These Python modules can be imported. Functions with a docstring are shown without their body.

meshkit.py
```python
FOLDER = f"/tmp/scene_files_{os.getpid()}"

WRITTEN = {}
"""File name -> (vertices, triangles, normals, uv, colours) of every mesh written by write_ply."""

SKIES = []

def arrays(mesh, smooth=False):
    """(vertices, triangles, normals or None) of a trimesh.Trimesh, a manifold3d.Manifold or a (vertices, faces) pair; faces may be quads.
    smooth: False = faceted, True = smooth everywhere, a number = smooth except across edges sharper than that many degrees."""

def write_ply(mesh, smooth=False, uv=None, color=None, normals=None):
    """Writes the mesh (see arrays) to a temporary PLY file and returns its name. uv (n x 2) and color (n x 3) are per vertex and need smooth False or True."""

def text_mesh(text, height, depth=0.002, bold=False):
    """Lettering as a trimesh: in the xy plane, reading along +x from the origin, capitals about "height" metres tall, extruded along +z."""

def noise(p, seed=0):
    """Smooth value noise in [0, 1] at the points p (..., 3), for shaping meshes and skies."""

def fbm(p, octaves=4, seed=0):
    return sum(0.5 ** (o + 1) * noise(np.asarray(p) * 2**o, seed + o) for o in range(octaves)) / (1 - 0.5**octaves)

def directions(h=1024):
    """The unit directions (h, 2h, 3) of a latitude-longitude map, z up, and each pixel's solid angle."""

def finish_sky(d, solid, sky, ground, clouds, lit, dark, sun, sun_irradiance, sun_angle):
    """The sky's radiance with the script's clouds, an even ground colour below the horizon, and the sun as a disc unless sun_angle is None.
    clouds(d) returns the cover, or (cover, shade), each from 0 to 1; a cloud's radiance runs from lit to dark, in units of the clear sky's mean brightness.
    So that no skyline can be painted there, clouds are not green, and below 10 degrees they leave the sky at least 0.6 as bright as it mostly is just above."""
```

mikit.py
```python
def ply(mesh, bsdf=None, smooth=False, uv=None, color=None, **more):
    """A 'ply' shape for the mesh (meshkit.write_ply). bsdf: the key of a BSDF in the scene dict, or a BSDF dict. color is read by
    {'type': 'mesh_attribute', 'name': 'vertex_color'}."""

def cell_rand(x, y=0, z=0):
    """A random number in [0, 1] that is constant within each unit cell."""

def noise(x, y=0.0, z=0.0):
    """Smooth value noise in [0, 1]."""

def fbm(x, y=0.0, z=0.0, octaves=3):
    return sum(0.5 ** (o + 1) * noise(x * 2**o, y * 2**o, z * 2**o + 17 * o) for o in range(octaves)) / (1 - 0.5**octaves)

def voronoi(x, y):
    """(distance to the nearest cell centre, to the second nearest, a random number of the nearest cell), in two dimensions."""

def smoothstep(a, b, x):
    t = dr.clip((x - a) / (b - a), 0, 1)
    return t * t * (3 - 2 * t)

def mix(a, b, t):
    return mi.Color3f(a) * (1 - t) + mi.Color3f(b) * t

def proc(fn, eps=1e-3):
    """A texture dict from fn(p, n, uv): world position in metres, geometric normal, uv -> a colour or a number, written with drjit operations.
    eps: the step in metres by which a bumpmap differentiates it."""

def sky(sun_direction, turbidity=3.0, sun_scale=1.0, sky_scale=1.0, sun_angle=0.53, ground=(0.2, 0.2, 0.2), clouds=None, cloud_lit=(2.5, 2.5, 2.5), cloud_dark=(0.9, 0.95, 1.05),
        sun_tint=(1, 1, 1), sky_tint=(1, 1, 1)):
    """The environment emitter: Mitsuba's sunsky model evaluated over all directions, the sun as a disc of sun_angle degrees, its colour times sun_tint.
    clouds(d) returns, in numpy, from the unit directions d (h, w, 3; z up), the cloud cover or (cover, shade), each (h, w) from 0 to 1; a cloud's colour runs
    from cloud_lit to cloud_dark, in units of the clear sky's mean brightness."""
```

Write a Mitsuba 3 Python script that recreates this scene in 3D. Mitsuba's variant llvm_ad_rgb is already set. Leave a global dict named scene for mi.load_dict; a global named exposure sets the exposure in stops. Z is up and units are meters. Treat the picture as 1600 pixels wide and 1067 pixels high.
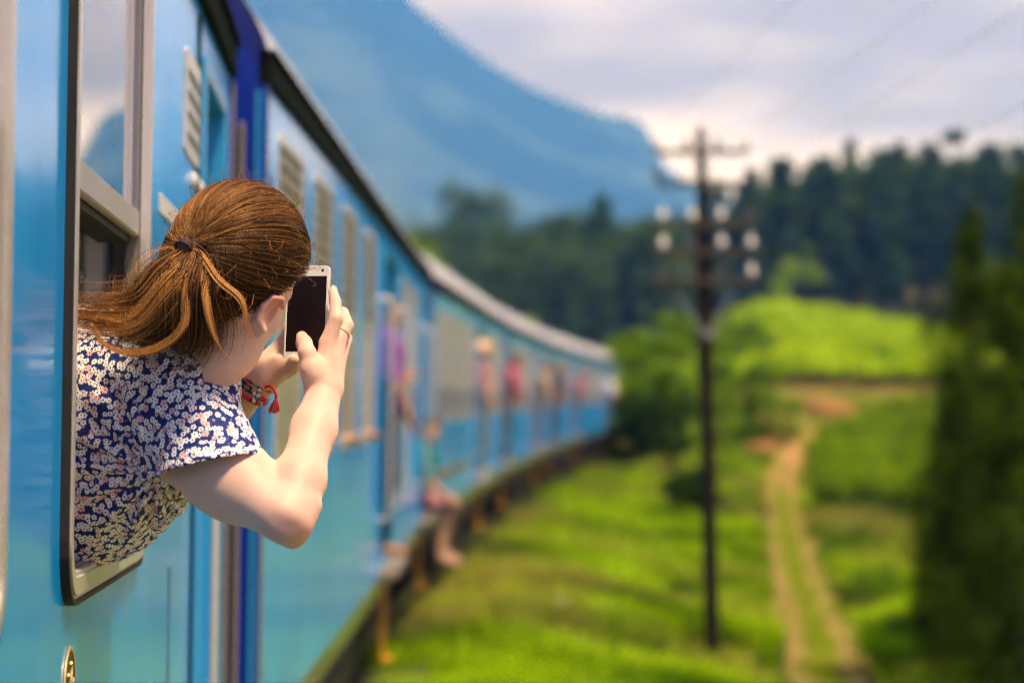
import math
import numpy as np
import trimesh
import drjit as dr
import mitsuba as mi
import mikit
import meshkit
from mikit import proc, noise, fbm, smoothstep, mix, cell_rand
from shapely.geometry import Polygon, box as sbox, LineString
from shapely.ops import unary_union
from scipy.spatial import cKDTree

T = mi.ScalarTransform4f
scene, labels = {"type": "scene"}, {}

# ------------------------------------------------------------------ camera, sky, exposure
EYE = np.array([0.0, 0.0, 2.0])                    # 2 m above the rail heads, leaning out of the next window
FPX = 3778.0                                       # an 85 mm lens, in pixels of a 1600 pixel wide picture
PITCH = math.atan((617.0 - 533.5) / FPX)
FWD = np.array([0, math.cos(PITCH), math.sin(PITCH)])
UPV = np.array([0, -math.sin(PITCH), math.cos(PITCH)])
HAZE = (0.19e-4, 0.66e-4, 2.5e-4)
scene["haze_air"] = {"type": "homogeneous", "albedo": {"type": "rgb", "value": [0.95, 0.96, 0.97]}, "sigma_t": {"type": "rgb", "value": list(HAZE)}}
scene["camera"] = {"type": "thinlens", "fov": 2 * math.degrees(math.atan(800 / FPX)), "fov_axis": "x", "aperture_radius": 0.0135, "focus_distance": 3.52,
                   "near_clip": 0.05, "far_clip": 20000.0, "to_world": T().look_at(origin=EYE.tolist(), target=(EYE + FWD).tolist(), up=[0, 0, 1]),
                   "medium": {"type": "ref", "id": "haze_air"}}


def clouds(d):
    az, el = np.arctan2(d[..., 0], d[..., 1]), np.arcsin(np.clip(d[..., 2], -1, 1))
    q = np.stack([d[..., 0] * 7, d[..., 1] * 7, d[..., 2] * 22], -1)
    n = meshkit.fbm(q + 3.1, 5, 4)
    m = meshkit.fbm(np.stack([d[..., 0] * 3, d[..., 1] * 3, d[..., 2] * 9], -1) + 8.7, 3, 9)
    cover = np.clip(0.9 + 0.5 * (m - 0.4), 0, 1)
    bank = np.clip((el - 0.02) / 0.16, 0, 1)
    bank = 0.6 * bank + 1.5 * np.clip((az - 0.03) / 0.11, 0, 1) * np.exp(-(((el - 0.118 - 0.05 * (n - 0.5)) / 0.034) ** 2))
    shade = np.clip(2.7 * (n - 0.49) + 1.4 * (m - 0.5) + 0.45 * bank + 0.85 * np.clip((el - 0.12) / 0.5, 0, 1), 0, 1)
    return cover, shade


scene["sky"] = mikit.sky((0.26, -0.30, 0.92), turbidity=3.0, sun_scale=1.0, sky_scale=1.0, sun_angle=10.0, clouds=clouds,
                         cloud_lit=(3.1, 2.76, 4.4), cloud_dark=(1.0, 0.84, 1.30), ground=(0.10, 0.13, 0.05), sun_tint=(0.97, 0.97, 1.02))
exposure = 2.32

# ------------------------------------------------------------------ helpers


def at(x, y, Y):
    """The point that stands Y metres ahead of the eye in the direction of a photograph pixel."""
    d = FWD + np.array([1.0, 0, 0]) * (x - 800) / FPX + UPV * (533.5 - y) / FPX
    return EYE + d * (Y / d[1])


def nrm(v):
    v = np.asarray(v, float)
    return v / (np.linalg.norm(v) + 1e-12)


def numbered(key):
    if key not in used:
        used[key] = 0
        return key
    used[key] += 1
    return f"{key}_{used[key]:03d}"


used = {}


def tag(key, label=None, category=None, group=None, kind=None):
    d = {k: v for k, v in (("label", label), ("category", category), ("group", group), ("kind", kind)) if v}
    labels[key] = {**labels.get(key, {}), **d}
    return key


def put(name, mesh, bsdf, parent=None, smooth=False, uv=None, color=None, **more):
    """One mesh as one entry; under PARENT it is a part of it."""
    key = numbered(name if parent is None else parent + "__" + name)
    scene[key] = mikit.ply(mesh, bsdf, smooth, uv, color, **more)
    return key


def thing(name, label, category, group=None):
    key = numbered(name)
    tag(key, label, category, group)
    return key


def cat(ms):
    return trimesh.util.concatenate([m for m in ms if m is not None and len(m.faces)])


def box(x0, x1, y0, y1, z0, z1, bevel=0.0):
    if bevel <= 0:
        m = trimesh.creation.box((x1 - x0, y1 - y0, z1 - z0))
        m.apply_translation(((x0 + x1) / 2, (y0 + y1) / 2, (z0 + z1) / 2))
        return m
    b = min(bevel, (x1 - x0) / 2.01, (y1 - y0) / 2.01, (z1 - z0) / 2.01)
    pts = []
    for sx in (0, 1):
        for sy in (0, 1):
            for sz in (0, 1):
                c = np.array([(x0, x1)[sx], (y0, y1)[sy], (z0, z1)[sz]])
                s = np.array([1 - 2 * sx, 1 - 2 * sy, 1 - 2 * sz]) * b
                for k in range(3):
                    q = c + s
                    q[k] = c[k]
                    pts.append(q)
    return trimesh.convex.convex_hull(np.array(pts))


def tube(pts, r, n=8, caps=True):
    """A round bar along a polyline; r is one radius or one per point."""
    p = np.asarray(pts, float)
    r = np.broadcast_to(np.asarray(r, float), (len(p),))
    t = np.gradient(p, axis=0) if len(p) > 2 else np.repeat([p[1] - p[0]], 2, 0)
    t /= np.linalg.norm(t, axis=1, keepdims=True) + 1e-12
    a = np.cross(t[0], [0, 0, 1.0] if abs(t[0][2]) < 0.9 else [1.0, 0, 0])
    fr = []
    for k in range(len(p)):
        a = nrm(a - t[k] * np.dot(a, t[k]))
        fr.append((a, np.cross(t[k], a)))
    ang = np.arange(n) * 2 * np.pi / n
    v = np.concatenate([p[k] + r[k] * (np.cos(ang)[:, None] * fr[k][0] + np.sin(ang)[:, None] * fr[k][1]) for k in range(len(p))])
    i, j = np.meshgrid(np.arange(len(p) - 1), np.arange(n), indexing="ij")
    a0, b0, c0, d0 = i * n + j, i * n + (j + 1) % n, (i + 1) * n + (j + 1) % n, (i + 1) * n + j
    f = np.concatenate([np.stack([a0, b0, c0], -1).reshape(-1, 3), np.stack([a0, c0, d0], -1).reshape(-1, 3)])
    if caps:
        m = len(v)
        v = np.vstack([v, p[0], p[-1]])
        jj = np.arange(n)
        f = np.vstack([f, np.stack([np.full(n, m), (jj + 1) % n, jj], -1), np.stack([np.full(n, m + 1), (len(p) - 1) * n + jj, (len(p) - 1) * n + (jj + 1) % n], -1)])
    return trimesh.Trimesh(v, f, process=False)


def spline(pts, n):
    """A smooth curve through the points (Catmull-Rom)."""
    from scipy.interpolate import CubicSpline
    p = np.asarray(pts, float)
    s = np.concatenate([[0], np.cumsum(np.sqrt(np.linalg.norm(np.diff(p, axis=0), axis=1)) + 1e-9)])
    return CubicSpline(s, p)(np.linspace(0, s[-1], n))


def lathe(profile, n=16):
    """(r, z) profile turned about z."""
    pr = np.asarray(profile, float)
    ang = np.arange(n) * 2 * np.pi / n
    v = np.stack([pr[:, :1] * np.cos(ang), pr[:, :1] * np.sin(ang), np.repeat(pr[:, 1:], n, 1)], -1).reshape(-1, 3)
    i, j = np.meshgrid(np.arange(len(pr) - 1), np.arange(n), indexing="ij")
    a0, b0, c0, d0 = i * n + j, i * n + (j + 1) % n, (i + 1) * n + (j + 1) % n, (i + 1) * n + j
    return trimesh.Trimesh(v, np.concatenate([np.stack([a0, b0, c0], -1).reshape(-1, 3), np.stack([a0, c0, d0], -1).reshape(-1, 3)]), process=False)


def moved(m, M):
    m = m.copy()
    m.apply_transform(M)
    return m


def frame(o, x, y, z):
    M = np.eye(4)
    M[:3, 0], M[:3, 1], M[:3, 2], M[:3, 3] = x, y, z, o
    return M


def rgb(r, g, b):
    return {"type": "rgb", "value": [r, g, b]}


def principled(color, rough=0.5, metal=0.0, spec=0.5, **more):
    c = color if isinstance(color, dict) else rgb(*color)
    return {"type": "twosided", "bsdf": {"type": "principled", "base_color": c, "roughness": rough, "metallic": metal, "specular": spec, **more}}


VCOL = {"type": "mesh_attribute", "name": "vertex_color"}


def diffuse(color):
    return {"type": "twosided", "bsdf": {"type": "diffuse", "reflectance": color if isinstance(color, dict) else rgb(*color)}}


def relax(m, times):
    """Taubin smoothing."""
    from scipy.sparse import coo_matrix
    e = m.edges_unique
    n = len(m.vertices)
    A = coo_matrix((np.ones(2 * len(e)), (np.concatenate([e[:, 0], e[:, 1]]), np.concatenate([e[:, 1], e[:, 0]]))), shape=(n, n)).tocsr()
    deg = np.maximum(np.asarray(A.sum(1)).ravel(), 1)[:, None]
    v = np.array(m.vertices)
    for _ in range(times):
        for k in (0.5, -0.52):
            v = v + k * (A @ v / deg - v) * (deg > 1)
    return trimesh.Trimesh(v, m.faces, process=False)


# ------------------------------------------------------------------ smooth bodies: a distance field on a grid, meshed with surface nets
class Body:
    def __init__(self, lo, hi, h):
        self.h, self.lo = h, np.asarray(lo, float)
        self.n = np.ceil((np.asarray(hi) - self.lo) / h).astype(int) + 1
        self.d = np.full(self.n, 0.06, np.float32)

    def region(self, lo, hi):
        a = np.clip(np.floor((np.asarray(lo) - self.lo) / self.h).astype(int), 0, self.n)
        b = np.clip(np.ceil((np.asarray(hi) - self.lo) / self.h).astype(int) + 1, 0, self.n)
        if np.any(b <= a):
            return None, None
        ax = [self.lo[k] + self.h * np.arange(a[k], b[k]) for k in range(3)]
        return tuple(slice(a[k], b[k]) for k in range(3)), np.stack(np.meshgrid(*ax, indexing="ij"), -1)

    def merge(self, sl, d, k, cut=False):
        a = self.d[sl]
        if cut:
            d = -d
            hh = np.maximum(k - np.abs(a - d), 0) / max(k, 1e-9)
            self.d[sl] = np.maximum(a, d) + hh * hh * k / 4
        else:
            hh = np.maximum(k - np.abs(a - d), 0) / max(k, 1e-9)
            self.d[sl] = np.minimum(a, d) - hh * hh * k / 4

    def cone(self, a, b, ra, rb, k=0.01, cut=False):
        """A round-ended bone from a to b."""
        a, b = np.asarray(a, float), np.asarray(b, float)
        m = max(ra, rb) + 0.045 + k
        sl, p = self.region(np.minimum(a, b) - m, np.maximum(a, b) + m)
        if sl is None:
            return
        ab = b - a
        t = np.clip(((p - a) @ ab) / max(ab @ ab, 1e-12), 0, 1)
        d = np.linalg.norm(p - a - t[..., None] * ab, axis=-1) - (ra + (rb - ra) * t)
        self.merge(sl, d, k, cut)

    def ell(self, c, axes, radii, k=0.01, cut=False):
        """An ellipsoid; axes: rows are its directions."""
        c, A, r = np.asarray(c, float), np.asarray(axes, float), np.asarray(radii, float)
        m = max(r) + 0.045 + k
        sl, p = self.region(c - m, c + m)
        if sl is None:
            return
        q = (p - c) @ A.T
        k0, k1 = np.linalg.norm(q / r, axis=-1), np.linalg.norm(q / r**2, axis=-1)
        d = np.where(k1 > 1e-6, k0 * (k0 - 1) / np.maximum(k1, 1e-6), -min(r))
        self.merge(sl, d, k, cut)

    def chain(self, pts, rs, k=0.004):
        for i in range(len(pts) - 1):
            self.cone(pts[i], pts[i + 1], rs[i], rs[i + 1], k)

    def points(self):
        sl, p = self.region(self.lo, self.lo + self.h * (self.n - 1))
        return p

    def mesh(self, smooth=1):
        d, h = self.d, self.h
        s = d < 0
        n = np.array(d.shape)
        acc, cnt = np.zeros(tuple(n - 1) + (3,), np.float32), np.zeros(tuple(n - 1), np.float32)
        c = [slice(0, -1), slice(1, None)]
        for ax in range(3):
            o = [k for k in range(3) if k != ax]
            for i in (0, 1):
                for j in (0, 1):
                    sa, sb = [None] * 3, [None] * 3
                    sa[ax], sb[ax] = c[0], c[1]
                    sa[o[0]] = sb[o[0]] = c[i]
                    sa[o[1]] = sb[o[1]] = c[j]
                    da, db = d[tuple(sa)], d[tuple(sb)]
                    x = (da < 0) != (db < 0)
                    t = np.where(x, da / np.where(x, da - db, 1), 0)
                    acc[..., ax] += np.where(x, t, 0)
                    acc[..., o[0]] += np.where(x, i, 0)
                    acc[..., o[1]] += np.where(x, j, 0)
                    cnt += x
        on = cnt > 0
        idx = np.full(tuple(n - 1), -1, np.int64)
        idx[on] = np.arange(on.sum())
        v = (np.argwhere(on) + acc[on] / cnt[on][:, None]) * h + self.lo
        quads = []
        for ax in range(3):
            o = [k for k in range(3) if k != ax]
            sa, sb = [slice(1, -1)] * 3, [slice(1, -1)] * 3
            sa[ax], sb[ax] = slice(0, -1), slice(1, None)
            a, b = s[tuple(sa)], s[tuple(sb)]
            e = np.argwhere(a != b)
            if not len(e):
                continue
            inside = a[tuple(e.T)]
            base = e.copy()
            base[:, o[0]] += 1
            base[:, o[1]] += 1
            q = []
            for i, j in ((0, 0), (1, 0), (1, 1), (0, 1)):
                w = base.copy()
                w[:, o[0]] -= 1 - i
                w[:, o[1]] -= 1 - j
                q.append(idx[tuple(w.T)])
            q = np.stack(q, -1)
            flip = ~inside if ax != 1 else inside
            q[flip] = q[flip][:, ::-1]
            quads.append(q)
        q = np.vstack(quads)
        m = trimesh.Trimesh(v, np.vstack([q[:, [0, 1, 2]], q[:, [0, 2, 3]]]), process=False)
        return relax(m, 3 * smooth)
# ------------------------------------------------------------------ materials of the train


def paint_tint(p, n, uv):
    streak = fbm(p.x * 9.0 + p.y * 9.0, p.z * 0.7, 3.1, 3)
    blot = fbm(p.x * 2.3, p.y * 2.3, p.z * 2.3, 3)
    c = mix((0.0, 0.235, 0.64), (0.002, 0.285, 0.72), smoothstep(0.3, 0.7, blot))
    grime = smoothstep(0.60, 0.80, streak) * smoothstep(0.45, 0.7, blot)
    return mix(c, (0.16, 0.17, 0.14), 0.5 * grime)


def paint_wave(p, n, uv):
    return noise(p.y * 7.0, p.z * 5.0, p.x * 5.0) + 0.35 * noise(p.y * 19.0, p.z * 23.0, p.x * 9.0)


scene["blue_paint"] = {"type": "twosided", "bsdf": {"type": "bumpmap", "scale": 0.0008, "arbitrary": proc(paint_wave, 2e-3),
                       "bsdf": {"type": "principled", "roughness": 0.13, "specular": 0.65, "spec_tint": 0.9, "clearcoat": 0.6, "clearcoat_gloss": 0.97, "base_color": proc(paint_tint)}}}
scene["deep_blue_paint"] = {"type": "twosided", "bsdf": {"type": "roughplastic", "alpha": 0.12, "diffuse_reflectance": rgb(0.004, 0.03, 0.34)}}
scene["light_blue_paint"] = {"type": "twosided", "bsdf": {"type": "roughplastic", "alpha": 0.06, "diffuse_reflectance": rgb(0.03, 0.30, 0.60)}}
scene["black_paint"] = principled((0.006, 0.010, 0.009), 0.85, spec=0.05)
scene["rubber"] = principled((0.012, 0.011, 0.011), 0.6, spec=0.3)


def roof_tint(p, n, uv):
    return mix((0.36, 0.35, 0.37), (0.55, 0.53, 0.55), fbm(p.x * 3.0, p.y * 1.1, p.z * 3.0, 4))


scene["roof_paint"] = {"type": "twosided", "bsdf": {"type": "roughplastic", "alpha": 0.2, "diffuse_reflectance": proc(roof_tint)}}


def brushed(p, n, uv):
    return 0.20 + 0.16 * fbm(p.y * 4.0, p.z * 60.0, p.x * 60.0, 3)


scene["aluminium"] = principled((0.64, 0.60, 0.57), proc(brushed), 0.55)
scene["dull_steel"] = principled((0.33, 0.31, 0.29), proc(brushed), 1.0)
scene["skirt_metal"] = principled((0.46, 0.47, 0.38), 0.26, 0.8)
scene["brown_trim"] = principled((0.16, 0.135, 0.11), 0.5)
scene["window_glass"] = {"type": "thindielectric", "int_ior": 1.52}


def dusty(p, n, uv):
    return 0.10 + 0.30 * fbm(p.x * 12.0, p.y * 26.0, p.z * 7.0, 4)


scene["dusty_glass"] = {"type": "blendbsdf", "weight": proc(dusty), "a": {"type": "thindielectric", "int_ior": 1.52}, "b": diffuse((0.22, 0.26, 0.20))}
scene["cream_lining"] = principled((0.24, 0.21, 0.17), 0.5)
scene["dark_lining"] = principled((0.14, 0.12, 0.10), 0.6)
scene["sash_grey"] = principled((0.36, 0.335, 0.32), 0.40, 0.4)
scene["slat_paint"] = principled((0.42, 0.41, 0.38), 0.5)
scene["frosted_glass"] = {"type": "blendbsdf", "weight": 0.5, "a": {"type": "thindielectric", "int_ior": 1.52}, "b": diffuse((0.50, 0.47, 0.38))}
scene["seat_vinyl"] = principled((0.02, 0.05, 0.11), 0.45)


def underdirt(p, n, uv):
    return mix((0.010, 0.009, 0.008), (0.060, 0.046, 0.034), fbm(p.x * 5.0, p.y * 5.0, p.z * 5.0, 4))


scene["underframe_dirt"] = principled(proc(underdirt), 0.7, spec=0.25)
scene["yellow_paint"] = principled((0.55, 0.25, 0.008), 0.5)
scene["white_enamel"] = principled((0.52, 0.50, 0.49), 0.4)
scene["gold_paint"] = principled((0.42, 0.33, 0.16), 0.5, 0.4)
scene["badge_brown"] = principled((0.030, 0.022, 0.015), 0.35)

# ------------------------------------------------------------------ the train
CANT = 0.012
BOT, GUT = -1.056, 0.955          # side panel, metres above the eye
CARS = [  # Y of the rear end, Y of the front end, lateral position there, dx/dy, dz/dy, eye-level height offset at Y=0
    (-9.0, 6.76, -0.411 + 9.0 * 0.05797, -0.05797, -0.0101, 0.0),
    (7.42, 21.20, -0.770, 0.0021, 0.0, 0.0),
    (21.75, 36.00, -0.722, 0.0450, 0.0, 0.0),
    (36.55, 50.60, -0.055, 0.0650, 0.0, 0.0),
    (51.15, 65.20, 0.890, 0.0850, 0.0, 0.0),
    (65.75, 79.80, 2.130, 0.1000, 0.0, 0.0),
]


def car_frame(k):
    """Columns: along the car, up, out of its right side; origin at its rear end, at eye height on the side's plane."""
    y0, y1, x0, sx, sz, off = CARS[k]
    D = nrm([sx, 1, sz])
    R = nrm([1, -sx, 0])
    Z = nrm(np.cross(R, D))
    Zc, Rc = nrm(Z + CANT * R), nrm(R - CANT * Z)
    return frame(np.array([x0, y0, EYE[2] + off + sz * y0]), D, Zc, Rc)


def on_car(k, Y, e, w):
    """World point at Y metres ahead, e above the eye, w outside the side of car k."""
    F, s = car_frame(k), math.sqrt(1 + CARS[k][3] ** 2 + CARS[k][4] ** 2)
    return (F @ np.array([(Y - CARS[k][0]) * s, e, w, 1]))[:3]


def rrect(u0, u1, v0, v1, r):
    return sbox(u0 + r, v0 + r, u1 - r, v1 - r).buffer(r, 6) if r > 0 else sbox(u0, v0, u1, v1)


def slab(poly, w0, w1):
    m = trimesh.creation.extrude_polygon(poly, w1 - w0, engine="earcut")
    m.apply_translation((0, 0, w0))
    return m


def sheet(poly, w):
    v, f = trimesh.creation.triangulate_polygon(poly, engine="earcut")
    m = trimesh.Trimesh(np.column_stack([v, np.full(len(v), w)]), f, process=False)
    return m if m.face_normals[0][2] > 0 else trimesh.Trimesh(m.vertices, m.faces[:, ::-1], process=False)


def lbox(u0, u1, v0, v1, w0, w1, bevel=0.0):
    return box(u0, u1, v0, v1, w0, w1, bevel)


ROOF = [(0.012, 1.05), (-0.004, 1.10), (-0.03, 1.155), (-0.075, 1.225), (-0.15, 1.31), (-0.28, 1.395), (-0.48, 1.46), (-0.80, 1.51), (-1.35, 1.535)]
ROOF = ROOF + [(-2.70 - w, e) for w, e in ROOF[-2::-1]]


def window(car, F, u0, u1, e0, e1, kind, label=None):
    """One window of a carriage: frame, gasket, jamb, and what hangs in it."""
    r = 0.085 if kind in ("open", "sash") else 0.05
    fw = 0.036 if kind != "slim" else 0.03
    key = numbered(car + "__window")
    outer, inner = rrect(u0, u1, e0, e1, r), rrect(u0 + fw, u1 - fw, e0 + fw, e1 - fw, max(r - fw, 0.02))
    ring = outer.difference(inner)
    lip = outer.buffer(-0.006).difference(inner.buffer(0.006))

    def sub(name, mesh, bsdf, **k):
        return put(name, moved(mesh, F), bsdf, key, **k)

    sub("frame", cat([slab(ring, -0.002, 0.010), slab(lip, 0.0102, 0.0145)]) if kind in ("open", "sash") else cat([slab(ring, -0.003, 0.002), slab(lip, 0.0022, 0.0034)]), "aluminium", smooth=25)
    if kind in ("open", "sash"):
        sub("gasket", slab(outer.buffer(0.008).difference(outer.buffer(0.0005)), -0.002, 0.0125), "rubber", smooth=25)
    sub("jamb", slab(inner.buffer(0.012).difference(inner.buffer(0.0002)), -0.024 if kind in ("open", "sash") else -0.012, -0.0035), "brown_trim", smooth=25)
    a, b = u0 + fw, u1 - fw
    if kind in ("open", "sash"):
        m0, m1 = 0.322, 0.368
        sub("pane", sheet(sbox(a, m1 - 0.004, b, e1 - fw), -0.010), "window_glass")
        sub("sash_rail", lbox(a - 0.004, b + 0.004, m0, m1, -0.020, -0.004, 0.003), "sash_grey")
        sub("shade_flange", lbox(a, b, m0 - 0.012, m0 + 0.012, -0.075, -0.0205), "rubber")  # bottom flange of the rail, coloured black to stand for shade underneath
        if kind == "open":
            sub("sash_stile", lbox(b - 0.020, b, m1, e1 - fw, -0.019, -0.005, 0.002), "dull_steel")
            sub("sill", lbox(a - 0.004, b + 0.004, e0 + fw - 0.02, e0 + fw + 0.004, -0.16, -0.003, 0.004), "dull_steel")
    if kind == "louvre":
        mid = e0 + 0.52 * (e1 - e0)
        for q in range(8):
            z = mid + 0.05 + q * (e1 - fw - mid - 0.03) / 8
            s = lbox(a, b, z - 0.017, z + 0.017, -0.010, -0.004)
            s.apply_transform(trimesh.transformations.rotation_matrix(0.25, (1, 0, 0), (0, z, -0.006)))
            sub("slat", s, "slat_paint")
        sub("sash_rail", lbox(a, b, mid, mid + 0.035, -0.020, -0.002, 0.003), "sash_grey")
        sub("pane", sheet(sbox(a, e0 + fw, b, mid), -0.008), "frosted_glass")
    if kind == "slim":
        sub("pane", sheet(sbox(a, e0 + fw + 0.30, b, e1 - fw), -0.008), "frosted_glass")
        sub("mullion", lbox((a + b) / 2 - 0.016, (a + b) / 2 + 0.016, e0 + fw, e1 - fw, -0.030, -0.002, 0.003), "sash_grey")
        sub("sash_rail", lbox(a, b, e0 + fw + 0.29, e0 + fw + 0.32, -0.025, -0.003, 0.003), "sash_grey")
    if label:
        tag(key, label)
    return key


def wheel_mesh():
    return lathe([(0.0, 0.0), (0.09, 0.0), (0.10, 0.03), (0.33, 0.035), (0.35, 0.0), (0.42, 0.0), (0.42, 0.11), (0.45, 0.115), (0.45, 0.14), (0.0, 0.14)], 28)


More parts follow.
